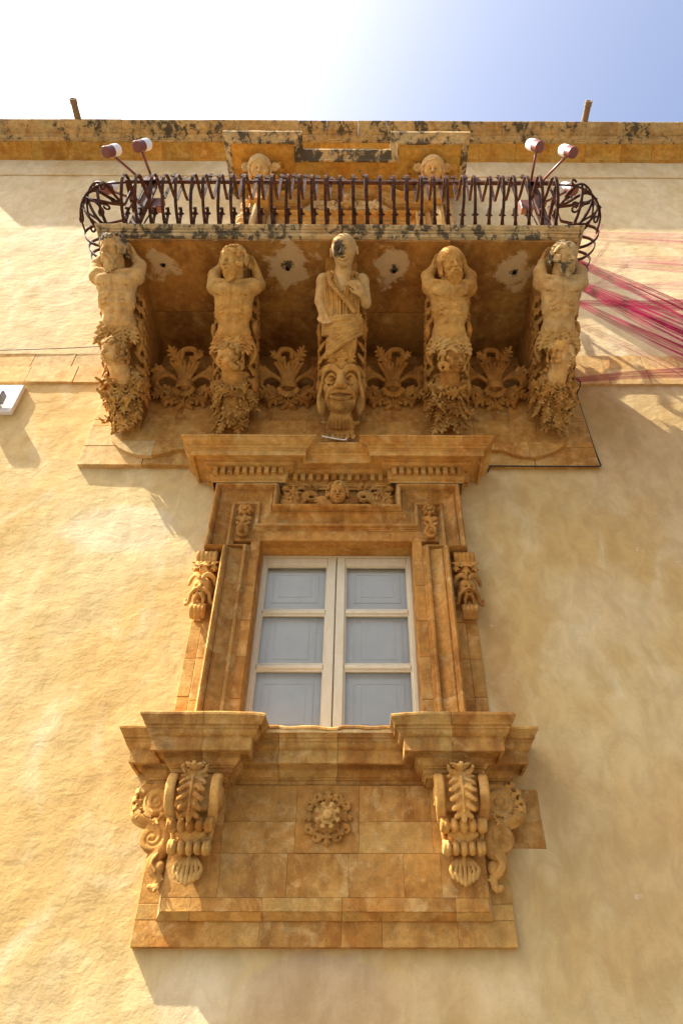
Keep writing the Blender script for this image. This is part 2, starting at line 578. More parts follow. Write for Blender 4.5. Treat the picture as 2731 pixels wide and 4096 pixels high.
# ------------------------------------------------------------------ SDF sculpting
class Sculpt:
    def __init__(s, lo, hi, h):
        s.lo = np.array(lo, float); s.h = h
        s.n = np.ceil((np.array(hi) - s.lo) / h).astype(int) + 1
        s.d = np.full(tuple(s.n), 1.0, np.float32)
        s.ax = [s.lo[i] + h * np.arange(s.n[i]) for i in range(3)]
    def _put(s, mn, mx, fn, k, op):
        pad = k + 2.5 * s.h
        i0 = np.clip(np.floor((np.array(mn) - pad - s.lo) / s.h).astype(int), 0, s.n)
        i1 = np.clip(np.ceil((np.array(mx) + pad - s.lo) / s.h).astype(int) + 1, 0, s.n)
        if np.any(i1 <= i0):
            return
        sl = tuple(slice(a, b) for a, b in zip(i0, i1))
        x = s.ax[0][sl[0]][:, None, None]; y = s.ax[1][sl[1]][None, :, None]; z = s.ax[2][sl[2]][None, None, :]
        b = fn(x, y, z)
        a = s.d[sl]
        if op == '+':
            if k > 0:
                hh = np.maximum(k - np.abs(a - b), 0) / k
                r = np.minimum(a, b) - hh * hh * k * .25
            else:
                r = np.minimum(a, b)
        else:
            b = -b
            hh = np.maximum(k - np.abs(a - b), 0) / max(k, 1e-6)
            r = np.maximum(a, b) + hh * hh * k * .25
        s.d[sl] = r
    def cap(s, p, q, r1, r2=None, k=.01, op='+'):
        r2 = r1 if r2 is None else r2
        p = np.array(p, float); q = np.array(q, float)
        d = q - p; L = max(float(d @ d), 1e-9); rm = max(r1, r2)
        def fn(x, y, z):
            ax, ay, az = x - p[0], y - p[1], z - p[2]
            t = np.clip((ax * d[0] + ay * d[1] + az * d[2]) / L, 0, 1)
            return np.sqrt((ax - t * d[0]) ** 2 + (ay - t * d[1]) ** 2 + (az - t * d[2]) ** 2) - (r1 + (r2 - r1) * t)
        s._put(np.minimum(p, q) - rm, np.maximum(p, q) + rm, fn, k, op)
        return s
    def ell(s, c, r, k=.01, op='+', F=None):
        c = np.array(c, float); r = np.array(r, float) if np.ndim(r) else np.array([r] * 3, float)
        rm = r.max() if F is not None else r
        def fn(x, y, z):
            ax, ay, az = x - c[0], y - c[1], z - c[2]
            if F is not None:
                u = ax * F[0, 0] + ay * F[1, 0] + az * F[2, 0]
                v = ax * F[0, 1] + ay * F[1, 1] + az * F[2, 1]
                w = ax * F[0, 2] + ay * F[1, 2] + az * F[2, 2]
            else:
                u, v, w = ax, ay, az
            k0 = np.sqrt((u / r[0]) ** 2 + (v / r[1]) ** 2 + (w / r[2]) ** 2)
            k1 = np.sqrt((u / r[0] ** 2) ** 2 + (v / r[1] ** 2) ** 2 + (w / r[2] ** 2) ** 2) + 1e-9
            return k0 * (k0 - 1) / k1
        s._put(c - rm, c + rm, fn, k, op)
        return s
    def box(s, c, r, rnd=.005, k=.005, op='+'):
        c = np.array(c, float); r = np.array(r, float)
        def fn(x, y, z):
            ax = np.abs(x - c[0]) - r[0] + rnd; ay = np.abs(y - c[1]) - r[1] + rnd; az = np.abs(z - c[2]) - r[2] + rnd
            return np.sqrt(np.maximum(ax, 0) ** 2 + np.maximum(ay, 0) ** 2 + np.maximum(az, 0) ** 2) + np.minimum(np.maximum(ax, np.maximum(ay, az)), 0) - rnd
        s._put(c - r, c + r, fn, k, op)
        return s
    def disc(s, c, r, half, rnd=.006, k=.003, op='+'):
        c = np.array(c, float)
        def fn(x, y, z):
            q = np.sqrt((x - c[0]) ** 2 + (y - c[1]) ** 2) - r + rnd
            w = np.abs(z - c[2]) - half + rnd
            return np.sqrt(np.maximum(q, 0) ** 2 + np.maximum(w, 0) ** 2) + np.minimum(np.maximum(q, w), 0) - rnd
        s._put(c - np.array([r, r, half]), c + np.array([r, r, half]), fn, k, op)
        return s
    def chain(s, pts, r, k=.006, op='+'):
        n = len(pts)
        rr = r if np.ndim(r) else [r] * n
        if len(rr) == 2 and n > 2:
            rr = np.linspace(rr[0], rr[1], n)
        for i in range(n - 1):
            s.cap(pts[i], pts[i + 1], rr[i], rr[i + 1], k, op)
        return s
    def noise(s, amp, freq, seed=0.0):
        band = np.abs(s.d) < .03
        i = np.argwhere(band)
        if len(i):
            p = s.lo + i * s.h
            s.d[band] += (amp * fbm(p * freq + seed, 2)).astype(np.float32)
        return s
    def mesh(s):
        d = s.d.copy()
        # close at the grid border
        for a in range(3):
            sl = [slice(None)] * 3
            sl[a] = 0; d[tuple(sl)] = np.maximum(d[tuple(sl)], s.h * .5)
            sl[a] = -1; d[tuple(sl)] = np.maximum(d[tuple(sl)], s.h * .5)
        ins = d < 0
        c = np.zeros(tuple(s.n - 1), np.int8)
        for dx in (0, 1):
            for dy in (0, 1):
                for dz in (0, 1):
                    c += ins[dx:s.n[0] - 1 + dx, dy:s.n[1] - 1 + dy, dz:s.n[2] - 1 + dz]
        cells = np.argwhere((c > 0) & (c < 8))
        idx = np.full(tuple(s.n - 1), -1, np.int64)
        idx[cells[:, 0], cells[:, 1], cells[:, 2]] = np.arange(len(cells))
        acc = np.zeros((len(cells), 3)); cnt = np.zeros(len(cells))
        cor = [(a, b, e) for a in (0, 1) for b in (0, 1) for e in (0, 1)]
        for a in cor:
            for ax in range(3):
                if a[ax] == 1:
                    continue
                b = list(a); b[ax] = 1
                va = d[cells[:, 0] + a[0], cells[:, 1] + a[1], cells[:, 2] + a[2]]
                vb = d[cells[:, 0] + b[0], cells[:, 1] + b[1], cells[:, 2] + b[2]]
                m = (va < 0) != (vb < 0)
                t = np.where(m, va / np.where(m, va - vb, 1), 0)
                pt = np.tile(np.array(a, float), (len(cells), 1)); pt[:, ax] = t
                acc[m] += pt[m]; cnt[m] += 1
        verts = s.lo + (cells + acc / np.maximum(cnt, 1)[:, None]) * s.h
        faces = []
        for ax in range(3):
            o1, o2 = (ax + 1) % 3, (ax + 2) % 3
            s0 = [slice(None)] * 3; s1 = [slice(None)] * 3
            s0[ax] = slice(0, -1); s1[ax] = slice(1, None)
            for o in (o1, o2):
                s0[o] = slice(1, -1); s1[o] = slice(1, -1)
            A = ins[tuple(s0)]; B = ins[tuple(s1)]
            e = np.argwhere(A != B)
            if len(e) == 0:
                continue
            flip = A[e[:, 0], e[:, 1], e[:, 2]]
            e = e.copy(); e[:, o1] += 1; e[:, o2] += 1
            def at(d1, d2):
                q = e.copy(); q[:, o1] += d1; q[:, o2] += d2
                return idx[q[:, 0], q[:, 1], q[:, 2]]
            q = np.stack([at(-1, -1), at(0, -1), at(0, 0), at(-1, 0)], 1)
            q = np.where(flip[:, None], q, q[:, ::-1])
            faces.append(q)
        faces = np.concatenate(faces) if faces else np.zeros((0, 4), int)
        return verts, faces
    def obj(s, name, mat, parent, fr, mirror=False):
        v, f = s.mesh()
        if mirror:
            v = v * np.array([-1, 1, 1]); f = f[:, ::-1]
        w = fr(v)
        org = np.array(parent_origin(parent)) if parent is not None else np.zeros(3)
        me = bpy.data.meshes.new(name)
        w = w - org
        me.vertices.add(len(w)); me.vertices.foreach_set('co', w.astype(np.float32).ravel())
        me.loops.add(f.size); me.loops.foreach_set('vertex_index', f.astype(np.int32).ravel())
        me.polygons.add(len(f))
        me.polygons.foreach_set('loop_start', np.arange(0, f.size, 4, dtype=np.int32))
        me.polygons.foreach_set('use_smooth', np.ones(len(f), bool))
        me.update(calc_edges=True)
        me.validate()
        return link(name, me, mat, parent)

def wall_frame(x0, y0, z0):
    """local (a, b, c): a right, b up, c out of the wall"""
    return lambda v: np.stack([x0 + v[:, 0], y0 - v[:, 2], z0 + v[:, 1]], 1)

SU = np.array([-.669, .743]); SN = np.array([-.743, -.669])
def slope_frame(x0, y0=-.12, z0=6.08, lean=0.0):
    """local frame that leans out under the balcony: b runs up and outwards, c towards the street below"""
    def fr(v):
        a = v[:, 0] + lean * v[:, 1]
        return np.stack([x0 + a, y0 + v[:, 1] * SU[0] + v[:, 2] * SN[0], z0 + v[:, 1] * SU[1] + v[:, 2] * SN[1]], 1)
    return fr

def V(*a):
    return np.array(a, float)
def unit(v):
    return v / max(np.linalg.norm(v), 1e-9)
def smooth_path(pts, n=12):
    pts = [np.array(p, float) for p in pts]
    P_ = [2 * pts[0] - pts[1]] + pts + [2 * pts[-1] - pts[-2]]
    out = []
    for i in range(1, len(P_) - 2):
        for j in range(n):
            t = j / n
            a, b, c, d = P_[i - 1], P_[i], P_[i + 1], P_[i + 2]
            out.append(.5 * (2 * b + (c - a) * t + (2 * a - 5 * b + 4 * c - d) * t * t + (3 * b - a - 3 * c + d) * t ** 3))
    out.append(pts[-1])
    return out

def leaf(S, path, w, nrm=(0, 0, 1), lobes=4, k=.004, curl=.25, tip=.6, rib=True):
    """acanthus leaf: solid blade with scalloped, lifted lobes and a raised rib"""
    P_ = smooth_path(path, 6) if len(path) > 2 else [np.array(path[0]) * (1 - t) + np.array(path[1]) * t for t in np.linspace(0, 1, 9)]
    nrm = unit(np.array(nrm, float))
    m = len(P_) - 1
    length = sum(np.linalg.norm(P_[i + 1] - P_[i]) for i in range(m))
    th = max(w * .15, S.h * .9)
    lobes = max(2, lobes - 1)
    for i in range(lobes):
        t = (i + .45) / lobes
        f = t * m; j = min(int(f), m - 1)
        p = P_[j] + (P_[j + 1] - P_[j]) * (f - j)
        tan = unit(P_[min(j + 1, m)] - P_[max(j - 1, 0)])
        side = unit(np.cross(nrm, tan)); n2 = np.cross(tan, side)
        ww = w * (.70 + .42 * math.sin(math.pi * (.15 + .75 * t))) * (1 - .30 * t)
        F = np.stack([side, tan, n2], 1)
        S.ell(p, (ww * .62, length / lobes * .75, th), k, F=F)
        for sg in (-1, 1):
            d1 = unit(sg * side * .82 + tan * .57)
            F1 = np.stack([d1, np.cross(n2, d1), n2], 1)
            S.ell(p + d1 * ww * .62 + n2 * curl * ww * .22, (ww * .46, ww * .27, th * .95), .0025, F=F1)
            S.cap(p + d1 * ww * .25 + n2 * th * .9, p + d1 * ww * .85 + n2 * (curl * ww * .3 + th * .5), th * .42, th * .3, .0015)
    for i in range(1, lobes):
        f = i / lobes * m; j = min(int(f), m - 1)
        p = P_[j] + (P_[j + 1] - P_[j]) * (f - j)
        tan = unit(P_[min(j + 1, m)] - P_[max(j - 1, 0)])
        side = unit(np.cross(nrm, tan)); n2 = np.cross(tan, side)
        for sg in (-1, 1):
            d1 = unit(sg * side * .8 + tan * .5)
            S.cap(p + d1 * w * .26 + n2 * th * 1.1, p + d1 * w * .95 + n2 * th * .9, th * .55, th * .9, .002, '-')
    t_ = unit(P_[-1] - P_[-3])
    S.cap(P_[-1] - t_ * w * .2, P_[-1] + t_ * w * tip * .6 + nrm * curl * w * .6, w * .26, w * .16, .003)
    if rib:
        off = nrm * th * .95
        S.chain([p + off for p in P_], np.linspace(th * .75, th * .45, len(P_)), .0015)

def spiral_pts(c, e1, e2, r0, r1, a0, turns, n=26, rise=0.0, nrm=(0, 0, 1)):
    c = np.array(c, float); e1 = np.array(e1, float); e2 = np.array(e2, float); nrm = np.array(nrm, float)
    out = []
    for i in range(n + 1):
        t = i / n
        r = r0 * (r1 / r0) ** t
        a = a0 + turns * 2 * math.pi * t
        out.append(c + e1 * math.cos(a) * r + e2 * math.sin(a) * r + nrm * rise * t)
    return out

def head_frame(yaw, pitch, roll=0.0):
    f = V(math.sin(yaw) * math.cos(pitch), math.sin(pitch), math.cos(yaw) * math.cos(pitch))
    up = unit(V(0, 1, 0) - f * f[1])
    rt = np.cross(up, f)
    c, s_ = math.cos(roll), math.sin(roll)
    rt, up = rt * c + up * s_, up * c - rt * s_
    return np.stack([rt, up, f], 1)     # columns: right, up, forward

def face(S, c, H, F, mouth=0.0, chub=0.0, age=0.0, ears=True, nose=1.0):
    """human head, H = half head height; mouth>0 opens it"""
    c = np.array(c, float)
    def L(x, y, z):
        return c + F @ (np.array([x, y, z]) * H)
    k = .10 * H
    S.ell(L(0, .22, -.12), np.array([.76, .80, .92]) * H, k, F=F)
    S.ell(L(0, -.30, .18), np.array([.58 + .1 * chub, .68, .60]) * H, .3 * H, F=F)
    S.ell(L(0, .30, .38), np.array([.55, .38, .42]) * H, .2 * H, F=F)
    for sg in (-1, 1):
        S.ell(L(sg * .36, -.22, .50), (.22 + .12 * chub) * H, .22 * H)
        S.cap(L(sg * .12, .17, .80), L(sg * .48, .15, .60), .085 * H, .07 * H, .08 * H)
    for sg in (-1, 1):
        S.ell(L(sg * .30, .02, .86), np.array([.22, .16, .24]) * H, .03 * H, '-', F)
        S.ell(L(sg * .30, .01, .64), .12 * H, .01 * H)
        S.cap(L(sg * .13, .12, .80), L(sg * .47, .08, .66), .045 * H, .035 * H, .015 * H)
        S.cap(L(sg * .16, -.09, .76), L(sg * .43, -.07, .67), .035 * H, .03 * H, .015 * H)
        S.ell(L(sg * .30, .0, .765), .035 * H, .01 * H, '-')
    S.cap(L(0, .16, .80), L(0, -.17, 1.0 + .06 * nose), .08 * H, .125 * H * nose, .05 * H)
    for sg in (-1, 1):
        S.ell(L(sg * .13, -.20, .89), .095 * H * nose, .03 * H)
        S.ell(L(sg * .075, -.27, .95), .045 * H, .02 * H, '-')
    # mouth
    S.ell(L(0, -.47, .66), np.array([.30, .20, .20]) * H, .1 * H, F=F)
    g = .07 + .12 * mouth
    S.ell(L(0, -.475, .86), np.array([.23, g * .8, .20]) * H, .02 * H, '-', F)
    S.chain([L(-.27, -.47, .74), L(-.1, -.40 + g * .3, .88), L(0, -.425 + g * .3, .90), L(.1, -.40 + g * .3, .88), L(.27, -.47, .74)], .062 * H, .015 * H)
    S.chain([L(-.22, -.52, .74), L(0, -.58 - g * .5, .86), L(.22, -.52, .74)], .075 * H, .015 * H)
    S.chain([L(-.2, -.68, .70), L(0, -.70, .74), L(.2, -.68, .70)], .05 * H, .04 * H, '-')
    S.ell(L(0, -.80, .52), np.array([.22, .17, .2]) * H, .15 * H, F=F)
    if ears:
        for sg in (-1, 1):
            S.ell(L(sg * .80, 0, -.02), np.array([.09, .24, .17]) * H, .05 * H, F=F)
            S.ell(L(sg * .88, .02, .02), np.array([.05, .13, .08]) * H, .03 * H, '-', F)
            S.ell(L(sg * .80, -.22, .02), .08 * H, .03 * H)
    if age > 0:
        for y in (.36, .47, .57):
            S.cap(L(-.3, y, .80 - y * .12), L(.3, y, .80 - y * .12), .02 * H, None, .02 * H, '-')
        for sg in (-1, 1):
            S.cap(L(sg * .2, -.22, .84), L(sg * .34, -.5, .66), .03 * H, None, .03 * H, '-')

def hair(S, c, H, F, rng, n=46, length=1.0, rad=.085, curl=.07, front=.56):
    c = np.array(c, float)
    def L(p):
        return c + F @ (np.array(p) * H)
    S.ell(L((0, .36, -.28)), np.array([.80, .70, .84]) * H, .05 * H, F=F)
    for i in range(n):
        a = -math.pi + 2 * math.pi * (i + rng.random() * .7) / n
        low = front + (1 - math.cos(a)) / 2 * -(front + .75 * length)
        if abs(a) > 1.15:
            low = -.45 * length - .35 * rng.random()
        ph = rng.random() * 6.28; fr = 2.2 + rng.random() * 1.6
        pts = []
        for t in np.linspace(0, 1, 11):
            y = .98 + (low - .98) * t
            yy = max(min((y - .15) / .86, 1), -1)
            rad_ = math.sqrt(max(0, 1 - yy * yy)) if y > .15 else 1.0
            w = curl * math.sin(ph + fr * 2 * math.pi * t)
            aa = a + w * 1.6
            pts.append(L((math.sin(aa) * .84 * rad_ + 0, y, math.cos(aa) * .90 * rad_ - .16 + w * .6)))
        S.chain(pts, np.linspace(rad, rad * 1.15, len(pts)) * H, .03 * H)
    return S

def curls(S, c, H, F, rng, n=46, r=.15, spread=1.0, low=-.5):
    """tight round curls over the top, sides and back of a head"""
    c = np.array(c, float)
    S.ell(c + F @ (V(0, .30, -.25) * H), np.array([.78, .72, .84]) * H, .04 * H, F=F)
    n = int(n * 1.7)
    cnt = 0; i = 0
    while cnt < n and i < n * 6:
        i += 1
        a = rng.uniform(-math.pi, math.pi); y = rng.uniform(low, 1.0)
        if abs(a) < .85 and y < .52:
            continue
        rr = math.sqrt(max(.02, 1 - max(0, (y - .1) / .95) ** 2))
        d = V(math.sin(a) * .88 * rr, y * 1.02, math.cos(a) * .92 * rr - .16)
        nn = unit(F @ V(d[0], d[1] - .1, d[2] + .1))
        e1 = unit(np.cross(nn, V(.3, .8, .2))); e2 = np.cross(nn, e1)
        p = c + F @ (d * H * spread)
        S.chain(spiral_pts(p, e1, e2, r * H, r * .3 * H, rng.random() * 6, rng.choice([-1.2, 1.2]), 10, r * .5 * H, nn), .075 * H, .015 * H)
        cnt += 1

def beard(S, c, H, F, rng, n=17, length=.75, rad=.085):
    c = np.array(c, float)
    def L(p):
        return c + F @ (np.array(p) * H)
    for i in range(n):
        a = R(-82 + 164 * (i + .3 * rng.random()) / (n - 1))
        ph = rng.random() * 6.28
        pts = []
        Ln = length * (.62 + .5 * math.cos(a))
        for t in np.linspace(0, 1, 9):
            w = .085 * math.sin(ph + 9 * t) * t
            s_ = 1 - .35 * t
            pts.append(L((.62 * math.sin(a) * s_ + w, -.30 - .25 * math.cos(a) - Ln * t, .12 + .62 * math.cos(a) * (1 - .1 * t) + .05 * math.sin(ph + 6 * t))))
        S.chain(pts, np.linspace(rad, rad * .7, len(pts)) * H, .03 * H)
    for sg in (-1, 1):
        for j in range(3):
            pts = [L((sg * .05, -.33 - .03 * j, .90)), L((sg * .24, -.40 - .06 * j, .84)), L((sg * .42, -.62 - .1 * j, .66)), L((sg * .46, -.82 - .1 * j, .56))]
            S.chain(smooth_path(pts, 4), .07 * H, .03 * H)

def hand(S, wrist, dirn, across, nrm, s=.085, bend=.5, k=.006):
    """palm and five unequal bent fingers; s = palm length"""
    w = np.array(wrist, float); d = unit(np.array(dirn, float)); a = unit(np.array(across, float)); n = unit(np.array(nrm, float))
    pc = w + d * s * .5
    S.cap(w + a * s * .18, pc + d * s * .35 + a * s * .26, s * .26, s * .22, k)
    S.cap(w - a * s * .18, pc + d * s * .35 - a * s * .26, s * .26, s * .22, k)
    for i, ln in enumerate((.78, .95, .9, .7)):
        o = (i - 1.5) * .25 * s
        p0 = w + d * s * .85 + a * o
        p1 = p0 + (d * math.cos(bend * .4) + n * math.sin(bend * .4)) * s * ln * .5
        p2 = p1 + (d * math.cos(bend * 1.3) + n * math.sin(bend * 1.3)) * s * ln * .42
        S.cap(p0, p1, s * .125, s * .115, .003); S.cap(p1, p2, s * .115, s * .09, .003)
    t0 = w + d * s * .25 - a * s * .35
    t1 = t0 + d * s * .35 - a * s * .28
    S.cap(t0, t1, s * .16, s * .13, k); S.cap(t1, t1 + d * s * .32 + n * s * .1, s * .13, s * .1, .003)
# ------------------------------------------------------------------ the setting: street and facade
st = MB(); st.add([(-60, -60, 0), (60, -60, 0), (60, 60, 0), (-60, 60, 0)], [(0, 1, 2, 3)])
street = st.build('street', 'street'); street['kind'] = 'structure'

facade = thing('palace_facade', 'tall ochre plastered palace front with a heavy weathered stone cornice', 'building')

def wall_sheet(name, mat, x0, x1, z0, z1, hole=None, step=.05, amp=.0045, y0=0.0):
    nx = int((x1 - x0) / step) + 1; nz = int((z1 - z0) / step) + 1
    xs = np.linspace(x0, x1, nx); zs = np.linspace(z0, z1, nz)
    X, Z = np.meshgrid(xs, zs, indexing='ij')
    p = np.stack([X * 1.7, Z * 1.7, X * 0 + 3.1], -1)
    Yd = amp * fbm(p, 3) + amp * .55 * fbm(np.stack([X * 4.5 + Z * 1.5, Z * 6 - X * 2, X * 0 + 9.1], -1), 2)
    Yd = np.clip(Yd, -amp * 1.6, amp * 1.6) + y0
    v = np.stack([X, Yd, Z], -1).reshape(-1, 3)
    f = []
    for i in range(nx - 1):
        for j in range(nz - 1):
            if hole:
                cx = .5 * (xs[i] + xs[i + 1]); cz = .5 * (zs[j] + zs[j + 1])
                if any(h[0] < cx < h[1] and h[2] < cz < h[3] for h in hole):
                    continue
            a = i * nz + j
            f.append((a, a + nz, a + nz + 1, a + 1))
    me = mesh_of(v, f, True, name)
    o = link(name, me, mat, facade)
    fix_out(o)
    return o
wall_sheet('wall', 'plaster_low', -7.5, 7.5, 0, 7.1, hole=[(-.64, .64, 3.28, 4.99)])
wall_sheet('wall', 'plaster_high', -7.5, 7.5, 7.1, 12.25, hole=[(-.72, .72, 7.4, 9.95)], amp=.005)
# the thin projecting frieze band below the cornice and the core behind the plaster
mb = MB()
mb.box(-7.5, 7.5, .02, .04, 11.70, 12.24)
band = MB(); band.add(*moulding([(-7.5, 0), (7.5, 0)], [(-.02, 11.69), (.014, 11.692), (.018, 11.70), (.018, 12.2), (-.02, 12.21)], seg=.15, wobble=.002))
o = band.build('frieze_band', 'plaster_high', facade); fix_out(o)
core = MB()
core.box(-7.5, -.66, .32, .6, 0, 12.5); core.box(.66, 7.5, .32, .6, 0, 12.5); core.box(-.66, .66, .321, .599, 0, 3.3)
core.box(-.66, .66, .322, .598, 5.0, 7.4); core.box(-.66, .66, .323, .597, 9.9, 12.5)
core.box(-7.5, 7.5, .6, 6, 12.3, 12.5)
core.build('wall_core', 'stone_pale', facade)
MB().box(-.80, .80, .30, .31, 3.2, 5.1).build('room_back', 'hole', facade)
MB().box(-.85, .85, .33, .34, 7.3, 10.0).build('room_back', 'hole', facade)

# string courses left and right of the balcony, block by block
def course_blocks(parent, name, mat, x0, x1, z0, z1, yf, w, seed):
    rg = random.Random(seed)
    x = x0
    while x < x1 - .03:
        ww = w * rg.uniform(.8, 1.2)
        xe = min(x + ww, x1)
        if x1 - xe < .1: xe = x1
        m = MB().block(x + .0015, xe - .0015, yf + rg.uniform(-.002, .002), .03, z0 + .0015, z1 - .0015, .003)
        m.build(name, mat, parent)
        x = xe
sc = bpy.data.objects.new('string_course', None); col.objects.link(sc); sc.parent = facade
course_blocks(sc, 'stone_block', 'stone_pale', -5.6, -2.255, 6.94, 7.19, -.026, .42, 1)
course_blocks(sc, 'stone_block', 'stone_pale', -5.75, -2.255, 7.19, 7.41, -.020, .42, 2)
course_blocks(sc, 'stone_block', 'stone_pale', 2.255, 5.7, 6.94, 7.19, -.026, .42, 3)
course_blocks(sc, 'stone_block', 'stone_pale', 2.255, 5.7, 7.19, 7.41, -.020, .42, 4)

# main cornice: two courses of moulded blocks
def extruded_block(prof, x0, x1, name, mat, parent, jit=0.0):
    m = MB()
    n = len(prof)
    v = [(x0, -o, z) for o, z in prof] + [(x1, -o, z) for o, z in prof]
    f = [tuple(range(n)), tuple(reversed(range(n, 2 * n)))]
    for i in range(n):
        j = (i + 1) % n
        f.append((i, i + n, j + n, j))
    m.add([(a, b + jit, c) for a, b, c in v], f)
    o = m.build(name, mat, parent)
    return fix_normals(o)
cav = [(-.05, 12.18), (.0, 12.18), (.035, 12.195), (.035, 12.215), (.05, 12.22), (.065, 12.25), (.085, 12.275), (.12, 12.30), (.17, 12.322), (.215, 12.335), (.218, 12.35), (-.05, 12.35)]
fil = [(-.05, 12.351), (.235, 12.351), (.245, 12.358), (.262, 12.372), (.268, 12.385), (.262, 12.39), (-.05, 12.39)]
cor = [(-.05, 12.391), (.270, 12.391), (.278, 12.40), (.300, 12.412), (.302, 12.445), (.338, 12.448), (.340, 12.462), (.352, 12.464), (.353, 12.474), (.366, 12.477), (.395, 12.495), (.428, 12.52), (.445, 12.535), (.452, 12.55), (.45, 12.565), (-.05, 12.565)]
mc = bpy.data.objects.new('main_cornice', None); col.objects.link(mc); mc.parent = facade
rg = random.Random(5)
for prof, w, mt, nm in ((cav, .47, 'stone_ochre', 'cavetto_block'), (fil, .52, 'stone_cornice', 'fillet_block'), (cor, .415, 'stone_cornice', 'cornice_block')):
    x = -5.9 + rg.uniform(0, .3)
    while x < 5.9:
        ww = w * rg.uniform(.88, 1.15)
        extruded_block(prof, x + .002, x + ww - .002, nm, mt, mc, rg.uniform(-.003, .003))
        x += ww

MB().box(-6, 6, -.255, .3, 12.36, 12.555).build('cornice_core', 'stone_cornice', facade)
# clay water spouts
for x, lb in ((-3.98, 'weathered clay water spout at the left end of the roof edge'), (3.49, 'weathered clay water spout at the right end of the roof edge')):
    t = thing('water_spout', lb, 'water spout', (x, -.40, 12.575), 'clay roof spouts')
    m = MB()
    m.lathe([(.050, 0), (.047, .15), (.045, .27), (.050, .275), (.054, .29), (.050, .30), (.050, .325), (.054, .33), (.054, .345), (.036, .345), (.034, .06)], (x, -.36, 12.60), (0, -1, .06), 18)
    m.build('pipe', 'terracotta', t, smooth=True)

# ------------------------------------------------------------------ balcony doorway high on the wall
door = thing('balcony_doorway', 'richly carved stone doorway surround behind the balcony railing', 'doorway', (0, 0, 7.47))
dprof = [(.165, 11.052), (.165, 11.035), (.185, 11.03), (.195, 11.035), (.197, 11.075), (.205, 11.08), (.212, 11.095), (.222, 11.10), (.226, 11.112), (.245, 11.13), (.262, 11.155), (.272, 11.16), (.272, 11.20), (.0, 11.21)]
plan_l = [(-1.335, 0), (-1.335, -.52), (-.85, -.52), (-.85, -.30), (0, -.30)]
plan_r = [(0, -.30), (.85, -.30), (.85, -.52), (1.335, -.52), (1.335, 0)]
def dchip(va):
    m = va[:, 2] > 11.14
    va[m, 2] -= np.clip(fbm(va[m] * 5, 2) - .55, 0, .3) * .10
    return va
for pl in (plan_l, plan_r):
    add_moulding('cornice', 'stone_lichen', door, pl, dprof, chip=dchip)
for s in (-1, 1):
    m = MB()
    m.box(min(s * .67, s * 1.515), max(s * .67, s * 1.515), -.70, 0, 11.048, 11.06)
    m.build('cornice_soffit', 'stone_ochre', door)
m = MB(); m.box(-.668, .668, -.48, 0, 11.0482, 11.0602); m.build('cornice_soffit', 'stone_ochre', door)
m = MB(); m.box(-1.30, 1.30, -.075, .02, 9.6, 10.94); m.build('frieze_panel', 'stone_pale', door)
# dentils under the door cornice
def dentils(parent, mat, pts, size, depth, z0, z1):
    me = None
    for (x, y, axis) in pts:
        if me is None:
            b = MB().block(-size / 2, size / 2, -depth, 0, 0, z1 - z0, .004)
            me = mesh_of(b.v, b.f, False, 'dentil')
        o = link('dentil', me, mat, parent)
        po = parent_origin(parent)
        o.location = (x - po[0], y - po[1], z0 - po[2])
        if axis:
            o.rotation_euler = (0, 0, axis)
dp = []
for s in (-1, 1):
    for i in range(7):
        dp.append((s * (.885 + .069 * i), -.435, 0))
    for i in range(5):
        dp.append((s * .86, -.38 + .069 * i, s * math.pi / 2 * -1)); dp.append((s * 1.325, -.38 + .069 * i, s * math.pi / 2))
for i in range(19):
    dp.append((-.76 + .084 * i, -.218, 0))
dentils(door, 'stone_ochre', dp, .046, .045, 10.975, 11.035)
for s in (-1, 1):
    MB().box(s * 1.0925 - .231, s * 1.0925 + .231, -.434, 0, 10.93, 11.0475).build('dentil_bed', 'stone_ochre', door)
    MB().box(s * 1.0925 - .20, s * 1.0925 + .20, -.40, 0, 10.80, 10.9295).build('bed_block', 'stone_ochre', door)
MB().box(-.86, .86, -.217, 0, 10.93, 11.0474).build('dentil_bed', 'stone_ochre', door)
# architrave with ears round the balcony door and a shallow arch above it
def rail_sweep(name, mat, parent, A, B, prof, seg=.08, wob=.0015, y0=0.0):
    """moulding in the wall plane between outer rail A and inner rail B; prof [(s, c)]"""
    pa = []; pb = []
    for i in range(len(A) - 1):
        L = max(math.dist(A[i], A[i + 1]), math.dist(B[i], B[i + 1])); k = max(1, int(L / seg))
        for j in range(k):
            t = j / k
            pa.append((A[i][0] * (1 - t) + A[i + 1][0] * t, A[i][1] * (1 - t) + A[i + 1][1] * t))
            pb.append((B[i][0] * (1 - t) + B[i + 1][0] * t, B[i][1] * (1 - t) + B[i + 1][1] * t))
    pa.append(A[-1]); pb.append(B[-1])
    v = []
    for a, b in zip(pa, pb):
        for s_, c_ in prof:
            v.append((a[0] * (1 - s_) + b[0] * s_, y0 - c_, a[1] * (1 - s_) + b[1] * s_))
    va = np.array(v); va[:, 1] += wob * fbm(va * 11, 3)
    n = len(prof); f = []
    for i in range(len(pa) - 1):
        for j in range(n - 1):
            f.append((i * n + j, (i + 1) * n + j, (i + 1) * n + j + 1, i * n + j + 1))
    # end caps
    f.append(tuple(range(n))); f.append(tuple(range((len(pa) - 1) * n, len(pa) * n)))
    m = MB(); m.add(va, f)
    o = m.build(name, mat, parent)
    return fix_normals(o)
ARCH = [(0, 0), (0, .105), (.02, .110), (.03, .138), (.06, .160), (.12, .172), (.18, .165), (.22, .145), (.24, .120), (.25, .108), (.27, .106), (.275, .116), (.31, .116), (.32, .104), (.40, .090), (.5, .074), (.60, .065), (.70, .061), (.735, .060), (.74, .080), (.77, .090), (.84, .092), (.88, .086), (.89, .070), (.94, .068), (.95, .058), (1.0, .056), (1.0, 0)]
